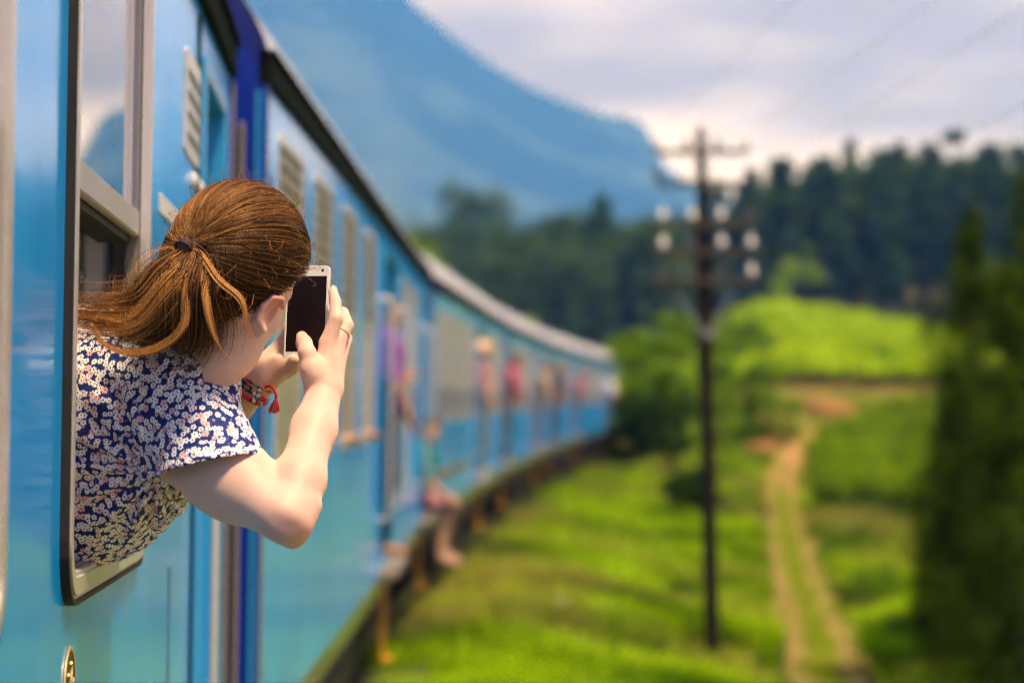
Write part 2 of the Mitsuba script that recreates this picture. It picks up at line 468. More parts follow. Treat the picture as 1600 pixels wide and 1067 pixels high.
def carriage(k, label, windows, doors, seats=True):
    y0, y1 = CARS[k][:2]
    s = math.sqrt(1 + CARS[k][3] ** 2 + CARS[k][4] ** 2)
    L, F = (y1 - y0) * s, car_frame(k)
    U = lambda Y: (Y - y0) * s  # noqa: E731
    car = thing("train_carriage", label, "train carriage", "carriages of the blue passenger train")

    def part(name, mesh, bsdf, **kw):
        return put(name, moved(mesh, F), bsdf, car, **kw)

    holes = [rrect(U(a) + 0.012, U(b) - 0.012, e0 + 0.012, e1 - 0.012, 0.06) for a, b, e0, e1, kind, *_ in windows]
    dholes = [sbox(U(a), BOT + 0.06, U(b), GUT - 0.10) for a, b, *_ in doors]
    side = sbox(0, BOT, L, GUT).difference(unary_union(holes + dholes))
    part("side_panel", slab(side, -0.03 if k == 0 else -0.012, 0.0), "blue_paint")
    far = sbox(0, BOT, L, GUT).difference(unary_union(holes))
    part("side_panel", slab(far, -2.70, -2.67), "blue_paint")
    part("skirt", moved(lbox(0.02, L - 0.02, -0.15, 0.0, -0.016, 0.0), frame([0, BOT - 0.003, -0.004], [1, 0, 0], [0, 0.978, 0.208], [0, -0.208, 0.978])), "skirt_metal")
    part("gutter", cat([lbox(-0.01, L + 0.01, GUT + 0.002, 1.045, -0.02, 0.022, 0.006), lbox(-0.01, L + 0.01, 1.0455, 1.062, -0.02, 0.034, 0.004)]), "black_paint")
    pr = np.array(ROOF)
    v = np.concatenate([np.column_stack([np.full(len(pr), u), pr[:, 1], pr[:, 0]]) for u in (-0.03, L + 0.03)])
    n = len(pr)
    roof = trimesh.Trimesh(v, [f for i in range(n - 1) for f in ((i, i + 1, n + i), (i + 1, n + i + 1, n + i))], process=False)
    part("roof", roof, "roof_paint", smooth=True)
    endp = Polygon([(0, BOT), *ROOF, (-2.70, BOT)])
    for u0, u1 in ((0.0, 0.03), (L - 0.03, L)):
        m = trimesh.creation.extrude_polygon(endp.buffer(-0.003), 0.03, engine="earcut")
        m = moved(m, frame([u0, 0, 0], [0, 0, 1], [0, 1, 0], [1, 0, 0]))
        m.invert()
        part("end_wall", m, "deep_blue_paint")
    part("floor", lbox(0.03, L - 0.03, -1.0, -0.95, -2.66, -0.035), "dark_lining")
    part("ceiling", lbox(0.03, L - 0.03, 0.96, 0.98, -2.66, -0.035), "cream_lining")
    part("corner_strip", lbox(0.004, 0.03, BOT + 0.02, GUT - 0.01, 0.0005, 0.010, 0.003), "brown_trim")
    part("corner_strip", lbox(L - 0.03, L - 0.004, BOT + 0.02, GUT - 0.01, 0.0005, 0.016, 0.004), "brown_trim")
    part("cable_conduit", lbox(-0.03, -0.004, BOT + 0.05, GUT - 0.12, -0.078, -0.060, 0.005), "brown_trim")
    part("end_post", lbox(-0.008, -0.0005, BOT + 0.02, GUT - 0.02, -0.030, -0.018, 0.002), "light_blue_paint")
    part("gangway_bellows", cat([lbox(-0.27, -0.002, BOT + 0.1, 0.80, -1.75, -0.95)] + [lbox(-0.05 * q - 0.05, -0.05 * q - 0.02, BOT + 0.06, 0.84, -1.80, -0.90, 0.01) for q in range(5)]), "rubber")
    part("underframe", cat([lbox(0.3, L - 0.3, -1.42, -1.03, -2.55, -0.16), lbox(L * 0.36, L * 0.46, -1.78, -1.42, -0.75, -0.22, 0.03), lbox(L * 0.50, L * 0.58, -1.72, -1.42, -0.80, -0.25, 0.03),
                            lbox(L * 0.61, L * 0.64, -1.66, -1.42, -0.6, -0.3, 0.03), tube([(L * 0.28, -1.6, -0.4), (L * 0.72, -1.6, -0.4)], 0.03, 8)]), "underframe_dirt")
    for c in (2.6, L - 2.6):
        bog = numbered(car + "__bogie")
        put("side_frame", moved(cat([lbox(c - 1.5, c + 1.5, -1.62, -1.46, -0.50, -0.38, 0.03), lbox(c - 0.35, c + 0.35, -1.80, -1.45, -0.52, -0.36, 0.04),
                                     *[lbox(c + q - 0.17, c + q + 0.17, -1.72, -1.38, -0.50, -0.34, 0.03) for q in (-1.1, 1.1)],
                                     *[moved(lathe([(0.001, -0.16), (0.075, -0.16), (0.085, 0), (0.075, 0.16), (0.001, 0.16)], 12), frame([c + q, -1.52, -0.33], [1, 0, 0], [0, 0, 1], [0, 1, 0])) for q in (-0.2, 0.2)]]), F), "underframe_dirt", bog)
        for q in (-1.1, 1.1):
            for w in (-0.66, -2.18):
                put("wheel", moved(moved(wheel_mesh(), frame([c + q, -1.58, w], [1, 0, 0], [0, 1, 0], [0, 0, 1 if w > -1 else -1])), F), "underframe_dirt", bog, smooth=30)
    for a, b, open_, *_ in doors:
        u0, u1 = U(a), U(b)
        d = numbered(car + "__door")
        P = lambda name, mesh, bsdf: put(name, moved(mesh, F), bsdf, d)  # noqa: E731
        P("jamb", cat([lbox(u0 - 0.002, u0 + 0.045, BOT + 0.062, GUT - 0.102, -0.09, 0.012, 0.004), lbox(u1 - 0.045, u1 + 0.002, BOT + 0.062, GUT - 0.102, -0.09, 0.012, 0.004),
                       lbox(u0 + 0.046, u1 - 0.046, GUT - 0.14, GUT - 0.102, -0.09, 0.010, 0.004)]), "light_blue_paint")
        if not open_:
            wn = rrect(u0 + 0.15, u1 - 0.15, 0.0, 0.66, 0.05)
            P("leaf", slab(sbox(u0 + 0.047, BOT + 0.07, u1 - 0.047, GUT - 0.142).difference(wn), -0.07, -0.045), "blue_paint")
            P("pane", sheet(wn.buffer(-0.002), -0.058), "window_glass")
        else:
            P("leaf", lbox(u0 + 0.05, u0 + 0.085, BOT + 0.07, GUT - 0.142, -0.92, -0.095), "deep_blue_paint")
        for q in (u0 - 0.06, u1 + 0.06) if k else ():
            P("handrail", tube([(q, -0.72, 0.001), (q, -0.71, 0.05), (q, -0.66, 0.06), (q, 0.50, 0.06), (q, 0.55, 0.05), (q, 0.56, 0.001)], 0.014, 8), "aluminium")
        um = (u0 + u1) / 2
        P("footboard", lbox(u0 - 0.02, u1 + 0.02, BOT - 0.01, BOT + 0.045, -0.25, 0.10, 0.008), "brown_trim")
        P("step_hanger", cat([lbox(um - 0.035, um + 0.035, -1.60, -1.09, -0.035, -0.004, 0.006), lbox(um - 0.035, um + 0.035, -1.62, -1.59, -0.035, 0.05, 0.006), tube([(um, -1.25, -0.088), (um, -1.16, -0.5)], 0.012, 6)]), "yellow_paint")
    for a, b, e0, e1, kind, *lab in windows:
        window(car, F, U(a), U(b), e0, e1, kind, lab[0] if lab else None)
    if seats:
        for q in np.arange(1.2, L - 1.0, 1.05):
            if all(not (U(d[0]) - 0.3 < q < U(d[1]) + 0.3) for d in doors):
                part("seat", cat([lbox(q, q + 0.10, -0.55, 0.12, -1.15, -0.16, 0.04), lbox(q + 0.09, q + 0.52, -0.56, -0.46, -1.15, -0.16, 0.04)]), "seat_vinyl")
    return car, F, U


# the carriage she leans out of
W = 1.085
car, F0, U0 = carriage(0, "nearest blue carriage at the left edge with the open window a woman leans from",
                       [(3.212 - q * 1.645, 3.212 - q * 1.645 + W, -0.245, 0.86, "open" if q < 2 else "sash") for q in (0, 1, 2, 3)], [(5.66, 6.50, False)], seats=False)
tag(car + "__window", "open window with grey metal frame and half lowered sash")


def part0(name, mesh, bsdf, label=None, **kw):
    key = put(name, moved(mesh, F0), bsdf, car, **kw)
    if label:
        tag(key, label)
    return key


part0("partition", cat([lbox(U0(5.32), U0(5.36), -0.95, 0.955, -1.05, -0.04), lbox(U0(5.32), U0(5.36), -0.95, 0.955, -2.65, -1.70)]), "dark_lining")
part0("inner_panel", cat([lbox(U0(4.50), U0(5.30), -0.94, 0.95, -0.075, -0.034), lbox(U0(2.72), U0(3.16), -0.94, 0.95, -0.075, -0.034), lbox(U0(2.72), U0(5.30), -0.94, -0.28, -0.0745, -0.0345)]), "cream_lining")
part0("inner_shade_block", lbox(U0(3.18), U0(5.25), 0.345, 0.52, -0.30, -0.080, 0.01), "dark_lining")  # added block standing in for the interior shade above the shutter pane
part0("inner_shutter", cat([lbox(U0(3.7), U0(5.02), 0.254, 0.266, -0.128, -0.112, 0.003), lbox(U0(5.0), U0(5.03), -0.24, 0.384, -0.13, -0.11, 0.003)]), "sash_grey")
part0("shutter_pane", sheet(sbox(U0(3.7), -0.24, U0(5.0), 0.344), -0.12), "dusty_glass")
part0("inner_post", lbox(U0(5.06), U0(5.13), -0.94, 0.50, -0.17, -0.10, 0.006), "white_enamel")
part0("inner_post", lbox(U0(4.40), U0(4.48), -0.94, 0.340, -0.118, -0.077, 0.006), "white_enamel")
part0("fixed_vent", cat([slab(rrect(U0(5.17), U0(5.57), 0.575, 0.80, 0.01), 0.0005, 0.006)]), "white_enamel", "white slotted vent plate")
for q in range(4):
    put("slot", moved(lbox(U0(5.19), U0(5.55), 0.61 + q * 0.045, 0.622 + q * 0.045, 0.0061, 0.012, 0.002), F0), "dull_steel", car + "__fixed_vent")
part0("label_strip", slab(rrect(U0(4.60), U0(5.08), 0.395, 0.432, 0.004), 0.0005, 0.003), "white_enamel", "narrow white strip")
for Y, e in ((5.42, 0.535), (5.60, 0.535)):
    part0("bolt_cover", moved(lathe([(0.0, 0.014), (0.012, 0.012), (0.02, 0.005), (0.022, 0.0)], 16), frame([U0(Y), e, 0.0008], [1, 0, 0], [0, 1, 0], [0, 0, 1])), "white_enamel", smooth=40)
part0("seam_strip", lbox(U0(5.545), U0(5.565), BOT + 0.02, GUT - 0.02, 0.0005, 0.007, 0.002), "rubber")
part0("seam_strip", lbox(U0(4.955), U0(4.963), BOT + 0.02, -0.30, 0.0005, 0.003, 0.001), "dull_steel")
# round crest under the window
cb = numbered(car + "__crest")
C = lambda m, b, n: put(n, moved(moved(m, frame([U0(3.325), -0.372, 0.0008], [1, 0, 0], [0, 1, 0], [0, 0, 1])), F0), b, cb, smooth=30)  # noqa: E731
C(lathe([(0.0, 0.0015), (0.056, 0.0015), (0.056, 0.0)], 40), "badge_brown", "disc")
C(lathe([(0.056, 0.0), (0.056, 0.0025), (0.059, 0.003), (0.062, 0.0025), (0.062, 0.0)], 40), "gold_paint", "rim")
figs = [[(-0.02, -0.05), (-0.03, -0.02), (-0.022, 0.012), (-0.03, 0.03)], [(0.0, -0.052), (0.006, -0.02), (-0.004, 0.01), (0.008, 0.034), (0.002, 0.046)],
        [(0.012, -0.045), (0.03, -0.02), (0.02, 0.0), (0.032, 0.018)], [(-0.03, -0.02), (0.0, -0.012), (0.03, -0.02)], [(-0.022, 0.012), (0.0, 0.016), (0.024, 0.006)]]
C(cat([tube(np.column_stack([spline(f, 14), np.full(14, 0.002)]) * [0.85, 0.85, 1.0], 0.0032, 6) for f in figs]), "gold_paint", "figure")
tag(cb, "round dark crest with a gold rim and figure")
put("handrail", moved(tube([(U0(5.92), -0.86, 0.002), (U0(5.92), -0.84, 0.03), (U0(5.92), 0.20, 0.03), (U0(5.92), 0.22, 0.002)], 0.012, 8), F0), "aluminium", car, smooth=30)

# the following carriages
w2 = [(7.83, 8.80, -0.25, 0.86, "louvre"), (9.22, 10.22, -0.25, 0.86, "louvre"), (10.72, 11.70, -0.25, 0.86, "louvre"), (12.25, 13.25, -0.25, 0.86, "louvre"),
      (16.35, 17.35, -0.25, 0.80, "slim"), (17.75, 18.75, -0.25, 0.80, "slim")]
carriage(1, "second blue carriage with slatted windows and a person in purple at its open door", w2, [(13.95, 15.55, True), (19.65, 20.75, True)])


def slim(y0, y1, skip):
    out, y = [], y0
    while y + 0.72 < y1:
        if all(y + 0.75 < d[0] or y > d[1] for d in skip):
            out.append((y, y + 0.70, -0.25, 0.80, "slim"))
        y += 0.88
    return out


d3 = [(28.6, 30.0, True), (34.6, 35.7, True)]
carriage(2, "third blue carriage with a hatted passenger leaning from its middle door", slim(22.3, 35.8, d3), d3)
d4 = [(43.2, 44.5, True), (48.9, 50.0, True)]
carriage(3, "fourth blue carriage, between the middle door with a hatted passenger and the train's bend", slim(37.0, 50.2, d4), d4)
d5 = [(57.5, 58.8, True)]
carriage(4, "fifth blue carriage, small and blurred where the train bends right", slim(51.6, 64.9, d5), d5)
d6 = [(72.2, 73.6, True)]
carriage(5, "farthest blue carriage, half hidden by the green bushes", slim(66.2, 79.4, d6), d6)
# ------------------------------------------------------------------ the ground
LAT_Y = [-400.0, -60.0, -9.0, 6.76, 7.42, 21.2, 21.75, 36.0, 50.6, 65.2, 79.8, 130.0, 400.0]
LAT_X = [22.0, 3.1, 0.111, -0.803, -0.77, -0.741, -0.722, -0.08, 0.858, 2.084, 3.535, 10.5, 70.0]
PL = ([-60, 0, 45, 75, 110, 200, 300, 450, 700, 1200, 2400, 9000], [-0.8, -0.8, -0.6, 0.6, 1.2, 2.0, 3.0, 7.0, 16.0, 34.0, 60.0, 60.0])
PR = ([-60, 0, 75, 90, 105, 120, 190, 235, 290, 330, 430, 620, 1200, 2400, 9000], [-0.8, -0.8, -0.8, -0.45, 0.8, 2.5, 8.9, 8.0, 10.5, 13.5, 21.0, 31.0, 45.0, 60.0, 60.0])
CREST = ([-40, 5, 7.5, 10, 13, 17, 25, 33, 42, 120], [-6.5, -6.2, -5.6, -3.8, -2.3, -0.5, -1.5, -2.9, -4.3, -4.6])


def lat(Y):
    return np.interp(Y, LAT_Y, LAT_X)


def sstep(a, b, x):
    t = np.clip((x - a) / (b - a), 0, 1)
    return t * t * (3 - 2 * t)


def H(X, Y):
    """Height of the ground."""
    X, Y = np.broadcast_arrays(np.asarray(X, float), np.asarray(Y, float))
    t = sstep(0, 1, (X - (0.085 * Y - 1) + (0.02 * np.abs(Y) + 1.5)) / (0.04 * np.abs(Y) + 3.0))
    z = np.interp(Y, *PL) * (1 - t) + np.interp(Y, *PR) * t
    z = z + t * np.interp(X, *CREST) * sstep(120, 190, Y) * (1 - sstep(200, 300, Y))
    p = np.stack([X * 0.45, Y * 0.45, 0 * X], -1)
    z = z + 0.34 * (meshkit.fbm(p, 3, 5) - 0.5) + np.minimum(np.abs(Y) / 60, 12) * 0.5 * (meshkit.fbm(p * 0.07, 3, 7) - 0.5)
    dx = X - lat(Y)
    bank = sstep(-4.0, -9.0, dx) * 4.0 * sstep(10, 55, Y) * (1 - sstep(160, 260, Y))
    near = (1 - sstep(85, 130, Y))
    k = (1 - sstep(0.5, 3.2, dx)) * near
    z = z * (1 - k) + k * (-0.30 + bank + 0.10 * (meshkit.fbm(p, 2, 5) - 0.5))
    return z


def ground_hit(x, y, y0=8.0, y1=400.0):
    """Where the line of sight through a photograph pixel meets the ground."""
    Y = np.linspace(y0, y1, 6000)
    P = np.array([at(x, y, q) for q in (y0, y1)])
    P = P[0] + (P[1] - P[0]) * ((Y - y0) / (y1 - y0))[:, None]
    below = P[:, 2] < H(P[:, 0], P[:, 1])
    return P[np.argmax(below)] if below.any() else None


xs = np.unique(np.concatenate([-np.geomspace(14, 6500, 40), np.arange(-14, 62, 0.45), np.geomspace(62, 6500, 40)]))
ys = np.unique(np.concatenate([-np.geomspace(12, 900, 14), np.arange(-12, 130, 0.5), np.geomspace(130, 6990, 90)]))
gx, gy = np.meshgrid(xs, ys)
gv = np.stack([gx, gy, H(gx, gy)], -1).reshape(-1, 3)
i, j = np.meshgrid(np.arange(len(ys) - 1), np.arange(len(xs) - 1), indexing="ij")
a = i * len(xs) + j
gf = np.concatenate([np.stack([a, a + 1, a + len(xs) + 1], -1).reshape(-1, 3), np.stack([a, a + len(xs) + 1, a + len(xs)], -1).reshape(-1, 3)])


def ground_tint(p, n, uv):
    big, mid, small = fbm(p.x * 0.16, p.y * 0.16, 1.3, 3), fbm(p.x * 0.9, p.y * 0.9, 4.2, 3), fbm(p.x * 6.0, p.y * 6.0, 2.2, 3)
    g = mix((0.050, 0.085, 0.003), (0.150, 0.200, 0.005), smoothstep(0.35, 0.65, mid))
    g = mix(g, (0.210, 0.155, 0.040), smoothstep(0.48, 0.66, big) * 0.6)
    soil = mix((0.085, 0.055, 0.028), (0.21, 0.130, 0.060), small)
    g = mix(g, soil, smoothstep(0.50, 0.62, mid * 0.6 + small * 0.4))
    # bare brown soil under the tea, right of the path and on the hill
    tea = smoothstep(0.0, 1.0, p.x - 0.105 * p.y - 1.6) * smoothstep(34.0, 38.0, p.y)
    hill = smoothstep(116.0, 119.0, p.y) * smoothstep(208.0, 202.0, p.y) * smoothstep(0.0, 2.0, p.x - 0.072 * p.y)
    return mix(g, mix((0.070, 0.046, 0.024), (0.130, 0.088, 0.044), small), dr.maximum(tea * smoothstep(104.0, 100.0, p.y), hill))


scene["ground_cover"] = diffuse(proc(ground_tint))
tag(put("ground", trimesh.Trimesh(gv, gf, process=False), "ground_cover", smooth=True), kind="structure")


def strip(line, half, lift, n_across=15, rough=0.03, seed=3):
    line = np.asarray(line, float)
    t = np.gradient(line[:, :2], axis=0)
    t /= np.linalg.norm(t, axis=1, keepdims=True)
    side = np.column_stack([t[:, 1], -t[:, 0]])
    w = np.linspace(-1, 1, n_across)
    P = line[:, None, :2] + side[:, None] * (w[None, :, None] * np.broadcast_to(half, (len(line),))[:, None, None])
    z = H(P[..., 0], P[..., 1]) + lift * (1 - np.abs(w) ** 3)[None, :] - 0.03 * (np.abs(w) > 0.99) + rough * (meshkit.fbm(np.stack([P[..., 0] * 3, P[..., 1] * 3, 0 * P[..., 0]], -1), 3, seed) - 0.5)
    v = np.concatenate([P, z[..., None]], -1).reshape(-1, 3)
    i, j = np.meshgrid(np.arange(len(line) - 1), np.arange(n_across - 1), indexing="ij")
    a = i * n_across + j
    uv = np.stack([np.broadcast_to(w, P.shape[:2]), np.broadcast_to(np.arange(len(line))[:, None] * 0.5, P.shape[:2])], -1).reshape(-1, 2)
    return trimesh.Trimesh(v, np.concatenate([np.stack([a, a + 1, a + n_across + 1], -1).reshape(-1, 3), np.stack([a, a + n_across + 1, a + n_across], -1).reshape(-1, 3)]), process=False), uv


pp = [ground_hit(x, y) for x, y in ((1290, 1060), (1262, 960), (1238, 870), (1222, 800), (1222, 750), (1240, 716), (1280, 682), (1315, 660), (1350, 645))]
path_line = spline(np.vstack([pp[0] + (pp[0] - pp[1]) * 1.5, pp]), 160)
path_half = np.interp(np.arange(160), [0, 90, 159], [1.1, 1.0, 0.7])


def path_tint(p, n, uv):
    a, b = fbm(p.x * 1.6, p.y * 0.8, 5.0, 4), fbm(p.x * 9.0, p.y * 7.0, 2.0, 3)
    soil = mix((0.24, 0.140, 0.055), (0.40, 0.24, 0.10), b)
    straw = mix((0.15, 0.120, 0.030), (0.30, 0.215, 0.085), smoothstep(0.3, 0.7, b * 0.5 + a * 0.5))
    c = mix(straw, soil, smoothstep(62.0, 82.0, p.y + 14 * a))
    # two worn tracks with a grassy crown between them
    crown = smoothstep(0.24, 0.08, dr.abs(uv.x + 0.25 * (a - 0.5))) * smoothstep(80.0, 60.0, p.y) + smoothstep(0.62, 0.85, dr.abs(uv.x) + 0.5 * (a - 0.5))
    return mix(c, mix((0.05, 0.09, 0.004), (0.15, 0.19, 0.006), b), dr.clip(crown + smoothstep(0.54, 0.66, a), 0, 0.92))


scene["trodden_earth"] = diffuse(proc(path_tint))
path_mesh, path_uv = strip(path_line, path_half, 0.06)
tag(put("dirt_path", path_mesh, "trodden_earth", smooth=True, uv=path_uv), kind="structure")


def bank_tint(p, n, uv):
    return mix((0.17, 0.085, 0.028), (0.36, 0.19, 0.075), fbm(p.x * 1.5, p.y * 1.5, p.z * 3.0, 4))


scene["orange_soil"] = diffuse(proc(bank_tint))
for x, y, w, h in ((1203, 668, 1.2, 0.75), (1296, 630, 1.2, 0.6), (1185, 690, 0.7, 0.4)):
    g = ground_hit(x, y + 16)
    s = trimesh.creation.icosphere(3, 1.0)
    v = s.vertices * (1 + 0.5 * (meshkit.fbm(s.vertices * 1.7 + x, 3, 2)[:, None] - 0.5))
    tag(put("soil_bank", trimesh.Trimesh(v * [w, w * 0.8, h] + [g[0], g[1], g[2] + h * 0.1], s.faces, process=False), "orange_soil", smooth=True), kind="structure")

# track: ballast and rails under the train
ty = np.arange(-14, 100, 0.8)
cl = np.column_stack([lat(ty) - 1.35, ty, 0 * ty])
tt = np.gradient(cl[:, :2], axis=0)
tt /= np.linalg.norm(tt, axis=1, keepdims=True)
sd = np.column_stack([tt[:, 1], -tt[:, 0]])


def sweep(prof):
    pr = np.asarray(prof, float)
    v = np.concatenate([cl[:, None, :2] + sd[:, None] * pr[None, :, :1], np.broadcast_to(pr[None, :, 1:], (len(cl), len(pr), 1))], -1).reshape(-1, 3)
    n = len(pr)
    i, j = np.meshgrid(np.arange(len(cl) - 1), np.arange(n - 1), indexing="ij")
    a = i * n + j
    return trimesh.Trimesh(v, np.concatenate([np.stack([a, a + 1, a + n + 1], -1).reshape(-1, 3), np.stack([a, a + n + 1, a + n], -1).reshape(-1, 3)]), process=False)


def ballast_tint(p, n, uv):
    return mix((0.03, 0.025, 0.02), (0.11, 0.09, 0.07), noise(p.x * 14, p.y * 14, p.z * 14))


scene["ballast_stone"] = diffuse(proc(ballast_tint))
tag(put("track_bed", sweep([(-1.9, -0.55), (-1.4, -0.16), (1.4, -0.16), (1.9, -0.55)]), "ballast_stone"), kind="structure")
for w in (-0.838, 0.838):
    tag(put("rail", sweep([(w - 0.035, -0.16), (w - 0.035, 0.0), (w + 0.035, 0.0), (w + 0.035, -0.16)]), "dull_steel"), kind="structure")

# ------------------------------------------------------------------ the mountain
RX = [-800, 0, 150, 300, 400, 500, 570, 620, 650, 700, 760, 820, 880, 940, 990, 1010, 1024, 1040, 1090, 1140, 1185, 1240, 1400, 1700, 2600]
RY = [-100, -420, -400, -260, -170, -95, -45, 0, 44, 84, 130, 166, 191, 211, 221, 233, 262, 296, 330, 352, 334, 358, 430, 470, 520]
MY = 6000.0
mx, my = np.meshgrid(np.linspace(-2600, 2900, 300), np.linspace(3800, 6900, 110))
rid = (617 - np.interp(mx / MY * FPX + 800, RX, RY)) / FPX * MY
fall = np.where(my < MY, np.clip((my - 4000) / (MY - 4000), 0, 1) ** 0.8, np.clip(1 - (my - MY) / 1000, 0, 1))
q = np.stack([mx * 0.00245 + my * 0.00175, (my - mx * 0.4) * 0.00064, 0 * mx], -1)
spur = np.abs(meshkit.fbm(q, 4, 11) - 0.5) * 2
edge = np.clip(np.abs(my - MY) / 850, 0, 1)
mz = rid * fall * (1 - 0.42 * spur * edge * np.clip(fall * 1.5, 0, 1)) + 60 + 10 * (meshkit.fbm(q * 6, 3, 3) - 0.5)
mz = np.where(my < 4080, 20, mz)
i, j = np.meshgrid(np.arange(mx.shape[0] - 1), np.arange(mx.shape[1] - 1), indexing="ij")
a, nx = i * mx.shape[1] + j, mx.shape[1]


def mountain_tint(p, n, uv):
    a = fbm((p.z + 0.62 * p.x) * 0.0055, p.x * 0.0016, p.y * 0.0012, 4)
    b = fbm(p.x * 0.012, p.y * 0.012, p.z * 0.012, 3)
    return mix((0.012, 0.032, 0.016), (0.055, 0.088, 0.040), smoothstep(0.42, 0.66, a * 0.75 + b * 0.25))


scene["mountain_cover"] = diffuse(proc(mountain_tint))
tag(put("mountain", trimesh.Trimesh(np.stack([mx, my, mz], -1).reshape(-1, 3), np.concatenate([np.stack([a, a + 1, a + nx + 1], -1).reshape(-1, 3), np.stack([a, a + nx + 1, a + nx], -1).reshape(-1, 3)]), process=False), "mountain_cover", smooth=True), kind="structure")

# ------------------------------------------------------------------ leaves
scene["leaf"] = {"type": "principledthin", "base_color": VCOL, "roughness": 0.7, "diff_trans": 0.45, "spec_trans": 0.0, "eta": 1.2}
scene["bark"] = diffuse((0.07, 0.05, 0.035))


def leaf_cloud(rng, centres, radii, per, size, c0, c1, squash=0.8, narrow=0.6, vary=0.18):
    """Leaf-sized faces in clumps. Returns a mesh and a colour per vertex (each leaf its own shade of green)."""
    centres, radii = np.asarray(centres, float), np.asarray(radii, float)
    n = len(centres) * per
    k = np.repeat(np.arange(len(centres)), per)
    d = rng.normal(size=(n, 3))
    d /= np.linalg.norm(d, axis=1, keepdims=True)
    r = rng.random(n) ** 0.45
    p = centres[k] + d * [1, 1, squash] * (radii[k] * r)[:, None]
    a = rng.normal(size=(n, 3))
    a /= np.linalg.norm(a, axis=1, keepdims=True)
    b = np.cross(a, d + 0.3 * rng.normal(size=(n, 3)))
    b /= np.linalg.norm(b, axis=1, keepdims=True) + 1e-9
    s = size * (0.6 + 0.8 * rng.random(n))[:, None]
    v = np.stack([p - a * s, p - b * s * narrow, p + a * s, p + b * s * narrow], 1).reshape(-1, 3)
    q = np.arange(n)[:, None] * 4
    f = np.concatenate([q + [0, 1, 2], q + [0, 2, 3]])
    t = np.clip(rng.normal(0.5, 0.22, n) + rng.normal(0, vary, len(centres))[k], 0, 1)[:, None]
    return trimesh.Trimesh(v, f, process=False), np.repeat(np.asarray(c0) * (1 - t) + np.asarray(c1) * t, 4, axis=0)


def species(name, parts):
    """Trees of a kind: a shapegroup whose entries are the parts."""
    scene["group_" + name] = {"type": "shapegroup", **parts}


def plant(name, group, pos, size, turn, label, category, grp=None, squash=1.0):
    key = numbered(name)
    scene[key] = {"type": "instance", "group": {"type": "ref", "id": "group_" + group}, "to_world": T().translate([float(q) for q in pos]).rotate([0, 0, 1], float(turn)).scale([float(size), float(size), float(size * squash)])}
    return tag(key, label, category, grp)


def tall_crown(rng, h, w, base, cone, n, per, size, c0, c1):
    z = base + (h - base) * rng.random(n) ** 0.85
    t = (z - base) / (h - base)
    rad = w * np.where(t < 0.25, 0.55 + 1.8 * t, 1.0) * (1 - cone * t) * (0.75 + 0.5 * rng.random(n))
    th = rng.random(n) * 2 * np.pi
    rr = rad * rng.random(n) ** 0.6
    c = np.column_stack([rr * np.cos(th), rr * np.sin(th), z])
    return leaf_cloud(rng, c, 0.20 * w + 0.28 * rad, per, size, c0, c1)


def trunk(h, r, lean=0.0, limbs=0, rng=None, w=1.0):
    ms = [tube([(0, 0, -0.6), (lean * 0.3, 0, h * 0.4), (lean, 0.1 * lean, h)], [r * 1.15, r * 0.8, r * 0.25], 8)]
    for q in range(limbs):
        z, th = h * (0.3 + 0.6 * rng.random()), rng.random() * 6.28
        ms.append(tube([(0, 0, z), (0.5 * w * math.cos(th), 0.5 * w * math.sin(th), z + 0.25 * w), (w * math.cos(th), w * math.sin(th), z + 0.7 * w)], [r * 0.4, r * 0.25, r * 0.08], 5))
    return cat(ms)


rng = np.random.default_rng(5)
DARK = ((0.010, 0.032, 0.014), (0.060, 0.120, 0.030))
MID = ((0.018, 0.050, 0.016), (0.095, 0.160, 0.030))
kinds = []
for q in range(7):
    h, w = 1.0, (0.17, 0.21, 0.26, 0.15, 0.30, 0.22, 0.34)[q]
    m, c = tall_crown(rng, 1.0, w, (0.22, 0.3, 0.25, 0.15, 0.35, 0.2, 0.28)[q], (0.85, 0.6, 0.5, 0.9, 0.3, 0.75, 0.25)[q], 62, 34, 0.022, *(DARK if q in (0, 1, 3, 5) else MID))
    species(f"forest_{q}", {"crown": mikit.ply(m, "leaf", False, color=c), "trunk": mikit.ply(trunk(0.9, 0.016, 0.03, 5, rng, 0.1), "bark", 30)})


LOOKS = ["narrow pointed", "full pointed", "broad", "slim columnar", "round headed", "ragged pointed", "wide spreading"]


def forest(n, xr, yr, hr, pick, lab, group, step=4.0):
    """Trees spread over a slope, each one a thing of its own."""
    put_, tries = [], 0
    while len(put_) < n and tries < n * 60:
        tries += 1
        Y = rng.uniform(*yr)
        X = (rng.uniform(*xr) - 800) / FPX * Y
        if any((X - a) ** 2 + (Y - b) ** 2 < step**2 for a, b in put_):
            continue
        put_.append((X, Y))
        q = rng.choice(pick)
        x = X / Y * FPX + 800
        third = ("left", "middle", "right")[int(np.clip(3 * (x - xr[0]) / (min(xr[1], 1600) - xr[0]), 0, 2.99))]
        plant("forest_tree", f"forest_{q}", (X, Y, float(H(X, Y)) - 0.3), rng.uniform(*hr), rng.uniform(0, 360), f"{LOOKS[q]} tree in the {lab}, {third} third", "tree", group)


